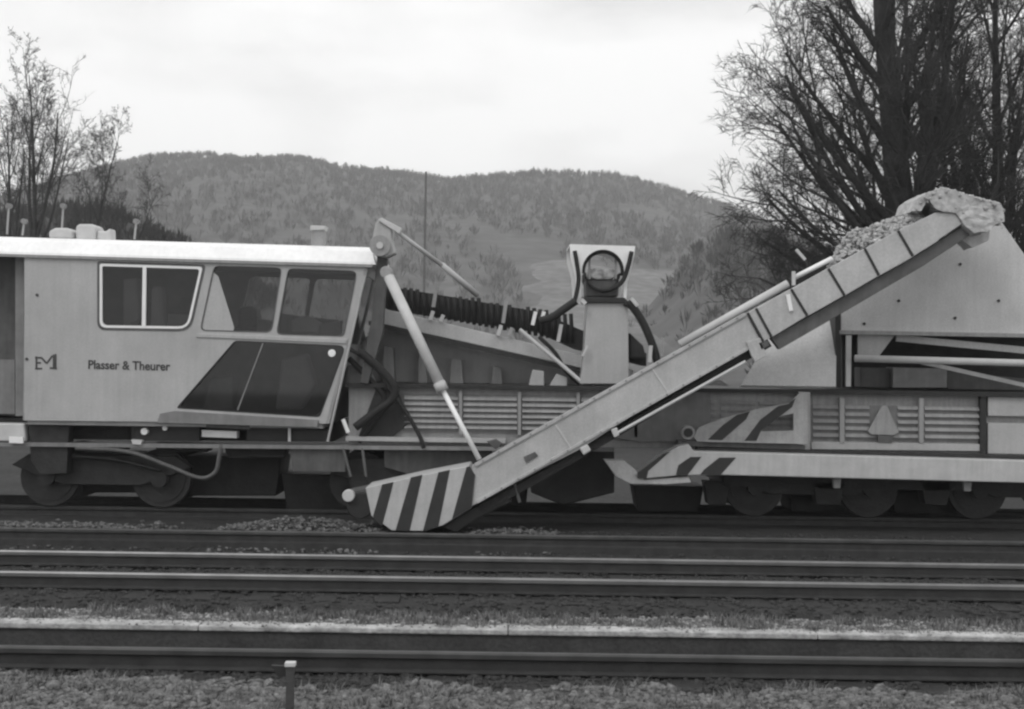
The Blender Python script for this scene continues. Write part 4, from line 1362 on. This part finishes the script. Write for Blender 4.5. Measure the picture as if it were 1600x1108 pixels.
MB().pp([(1268, 690), (1531, 694), (1531, 705), (1268, 702)], 20.12, 0.1).build('panel_sill', 'cab_paint', hw, 0.005)
MB().pp([(1378, 634), (1386, 634), (1405, 676), (1396, 680), (1362, 679), (1356, 674)], 20.10, 0.03).build('triangle_plate', 'panel_paint', hw, 0.006)
MB().pp([(1372, 680), (1394, 681), (1394, 692), (1372, 691)], 20.10, 0.03).build('plate_foot', 'dim_paint', hw)
# striped upper arm
arm = plate('striped_arm', xz([(1084, 683), (1092, 668), (1128, 654), (1180, 640), (1235, 630), (1248, 616), (1262, 613), (1262, 694), (1090, 690)], 19.72),
            [xz([(1192, 655), (1240, 646), (1240, 673), (1190, 674)], 19.72)], 19.72, 19.78, 'stripe_dull', hw)
for st in ([(1106, 687), (1128, 688), (1166, 655), (1172, 642.5), (1152, 648), (1130, 664)], [(1163, 689), (1182, 689), (1189, 673), (1238, 636), (1243, 622), (1232, 631), (1216, 634.5), (1188, 656)]):
    MB().pp(st, 19.713, 0.006).build('stripe', 'stripe_black', arm)
q = P(1075, 676, 19.7)
MB().disc((q.x, q.z), 0.10, 19.68, 19.80, 20).build('end_ring', 'panel_paint', arm, 0.01)
MB().disc((q.x, q.z), 0.065, 19.66, 19.68, 16).build('end_hole', 'black_paint', arm)
MB().pp([(1060, 688), (1258, 696), (1258, 703), (1060, 697)], 19.8, 0.4).build('arm_rail', 'dim_paint', hw)
MB().pp([(1040, 610), (1110, 612), (1110, 690), (1000, 690), (960, 684)], 20.10, 0.08).build('lower_panel', 'grey_paint', tm)
# lower beam with striped end
beam = MB().pp([(1061, 697), (1076, 694), (1084, 705), (1690, 722.5), (1690, 757), (1130, 742.5), (1062, 743), (1000, 749), (993, 741), (1030, 714)], 19.5, 0.35).build('side_beam', 'stripe_light', hw, 0.015)
for st in ([(996, 747), (1010, 748), (1013, 736), (1048, 705), (1036, 709.5), (996, 739)], [(1056, 742.5), (1074, 742.5), (1096, 714), (1079, 714), (1060, 727)], [(1094, 742), (1126, 742), (1150, 715), (1124, 715), (1100, 734)]):
    MB().pp(st, 19.492, 0.007).build('stripe', 'stripe_black', beam)
MB().pp([(1090, 700), (1690, 715), (1690, 720), (1090, 705)], 19.75, 0.3).build('beam_step', 'dark_steel', hw)
MB().pp([(944, 719), (975, 720), (1000, 740), (1006, 750), (1076, 745), (1080, 754), (1040, 757), (985, 756), (962, 744)], 19.56, 0.3).build('scoop', 'hopper_paint', hw, 0.01)
for px, py in ((1308, 748), (1512, 753)):
    MB().pp([(px - 7, py - 4), (px + 7, py - 4), (px + 5, py + 15), (px - 5, py + 15)], 19.6, 0.08).build('lug', 'grey_paint', hw, 0.006)
MB().pp([(1130, 720), (1690, 735), (1690, 770), (1130, 760)], 20.2, 1.8).build('underframe', 'dark_steel', hw)
bogie((1180, 1360), hw)
bogie((1530, 1700), hw)
for px, w_ in ((1100, 40), (1270, 50), (1440, 46)):
    MB().pp([(px, 752), (px + w_, 754), (px + w_ - 6, 790), (px + 6, 788)], 20.2, 0.3).build('equipment_or_filler_box', 'dark_steel', hw, 0.01)
MB().pp([(820, 700), (960, 704), (960, 770), (880, 790), (830, 770)], 20.3, 1.6).build('digging_frame', 'dark_steel', tm, 0.02)

for px0, px1, y0, y1 in ((120, 230, 708, 770), (290, 440, 712, 775), (440, 560, 740, 800), (620, 700, 745, 790), (760, 830, 712, 790)):  # dark boxes added to fill the gaps and deepen the shade below
    MB().pp([(px0, y0), (px1, y0 + 2), (px1 - 8, y1), (px0 + 8, y1)], 21.0, 0.9).build('equipment_or_filler_box', 'dark_steel', tm, 0.02)
for px0, px1, y0, y1 in ((990, 1100, 758, 800), (1230, 1330, 762, 800), (1390, 1500, 765, 802)):  # same dark fillers added for the shade under the wagon
    MB().pp([(px0, y0), (px1, y0 + 2), (px1 - 8, y1), (px0 + 8, y1)], 21.0, 0.9).build('equipment_or_filler_box', 'dark_steel', hw, 0.02)

# loose rail laid along the ballast shoulder in front of the machine
sr = thing('spare_rail', (0, 18.5, -0.24), 'long loose rail lying on the ballast shoulder just below the striped conveyor foot', 'rail')
zt = Z(835, 18.5)
for nm, pr, mm in (('rail_head', [(-0.034, -0.048), (-0.036, -0.014), (-0.027, 0.0), (0.027, 0.0), (0.036, -0.014), (0.034, -0.048), (0.009, -0.062), (-0.009, -0.062)], 'rail_dull'),
                   ('rail_web', [(-0.0085, -0.060), (0.0085, -0.060), (0.0085, -0.136), (0.062, -0.150), (0.062, -0.300), (-0.062, -0.300), (-0.062, -0.150), (-0.0085, -0.136)], 'rail_rust')):
    k = len(pr)
    MB().add([(x_, 18.5 + p_, zt + q_) for x_ in (-11, 12) for p_, q_ in pr], [(i, (i + 1) % k, (i + 1) % k + k, i + k) for i in range(k)] + [tuple(range(k)), tuple(range(2 * k - 1, k - 1, -1))]).build(nm, mm, sr)

# marker stake in the foreground gravel
YS = 7.25
st = thing('marker_stake', (X(452, YS, 1060), YS, 0.3), 'short dark wooden stake with a pale top, standing in the foreground gravel', 'stake')
a = P(452, 1150, YS)
c = P(454, 1040, YS)
MB().bar(a, c, 0.042, 0.035).build('shaft', 'post_wood', st, 0.004)
MB().bar(P(454, 1041, YS), P(454, 1034, YS), 0.056, 0.05).build('cap', 'light_paint', st, 0.004)
MB().pp([(424, 1040), (446, 1041), (446, 1056), (434, 1058)], YS + 0.02, 0.02).build('shadow_patch', 'black_paint', st)  # flat black patch standing in for the shadow left of the stake

# ---- air: pale even haze round everything
hz = MB().box(-760, 880, -60.5, 1060, -1.6, 135).build('haze', 'canvas')
hz.data.materials.clear()
hm = bpy.data.materials.new('haze_air')
hm.use_nodes = True
t_ = hm.node_tree
t_.nodes.clear()
vo = t_.nodes.new('ShaderNodeOutputMaterial')
pv = t_.nodes.new('ShaderNodeVolumePrincipled')
pv.inputs['Color'].default_value = (1, 1, 1, 1)
pv.inputs['Density'].default_value = 0.00055
pv.inputs['Anisotropy'].default_value = 0.3
t_.links.new(pv.outputs[0], vo.inputs['Volume'])
hz.data.materials.append(hm)
tag(hz, 'thin pale haze in the air over the whole valley', 'haze', kind='stuff')
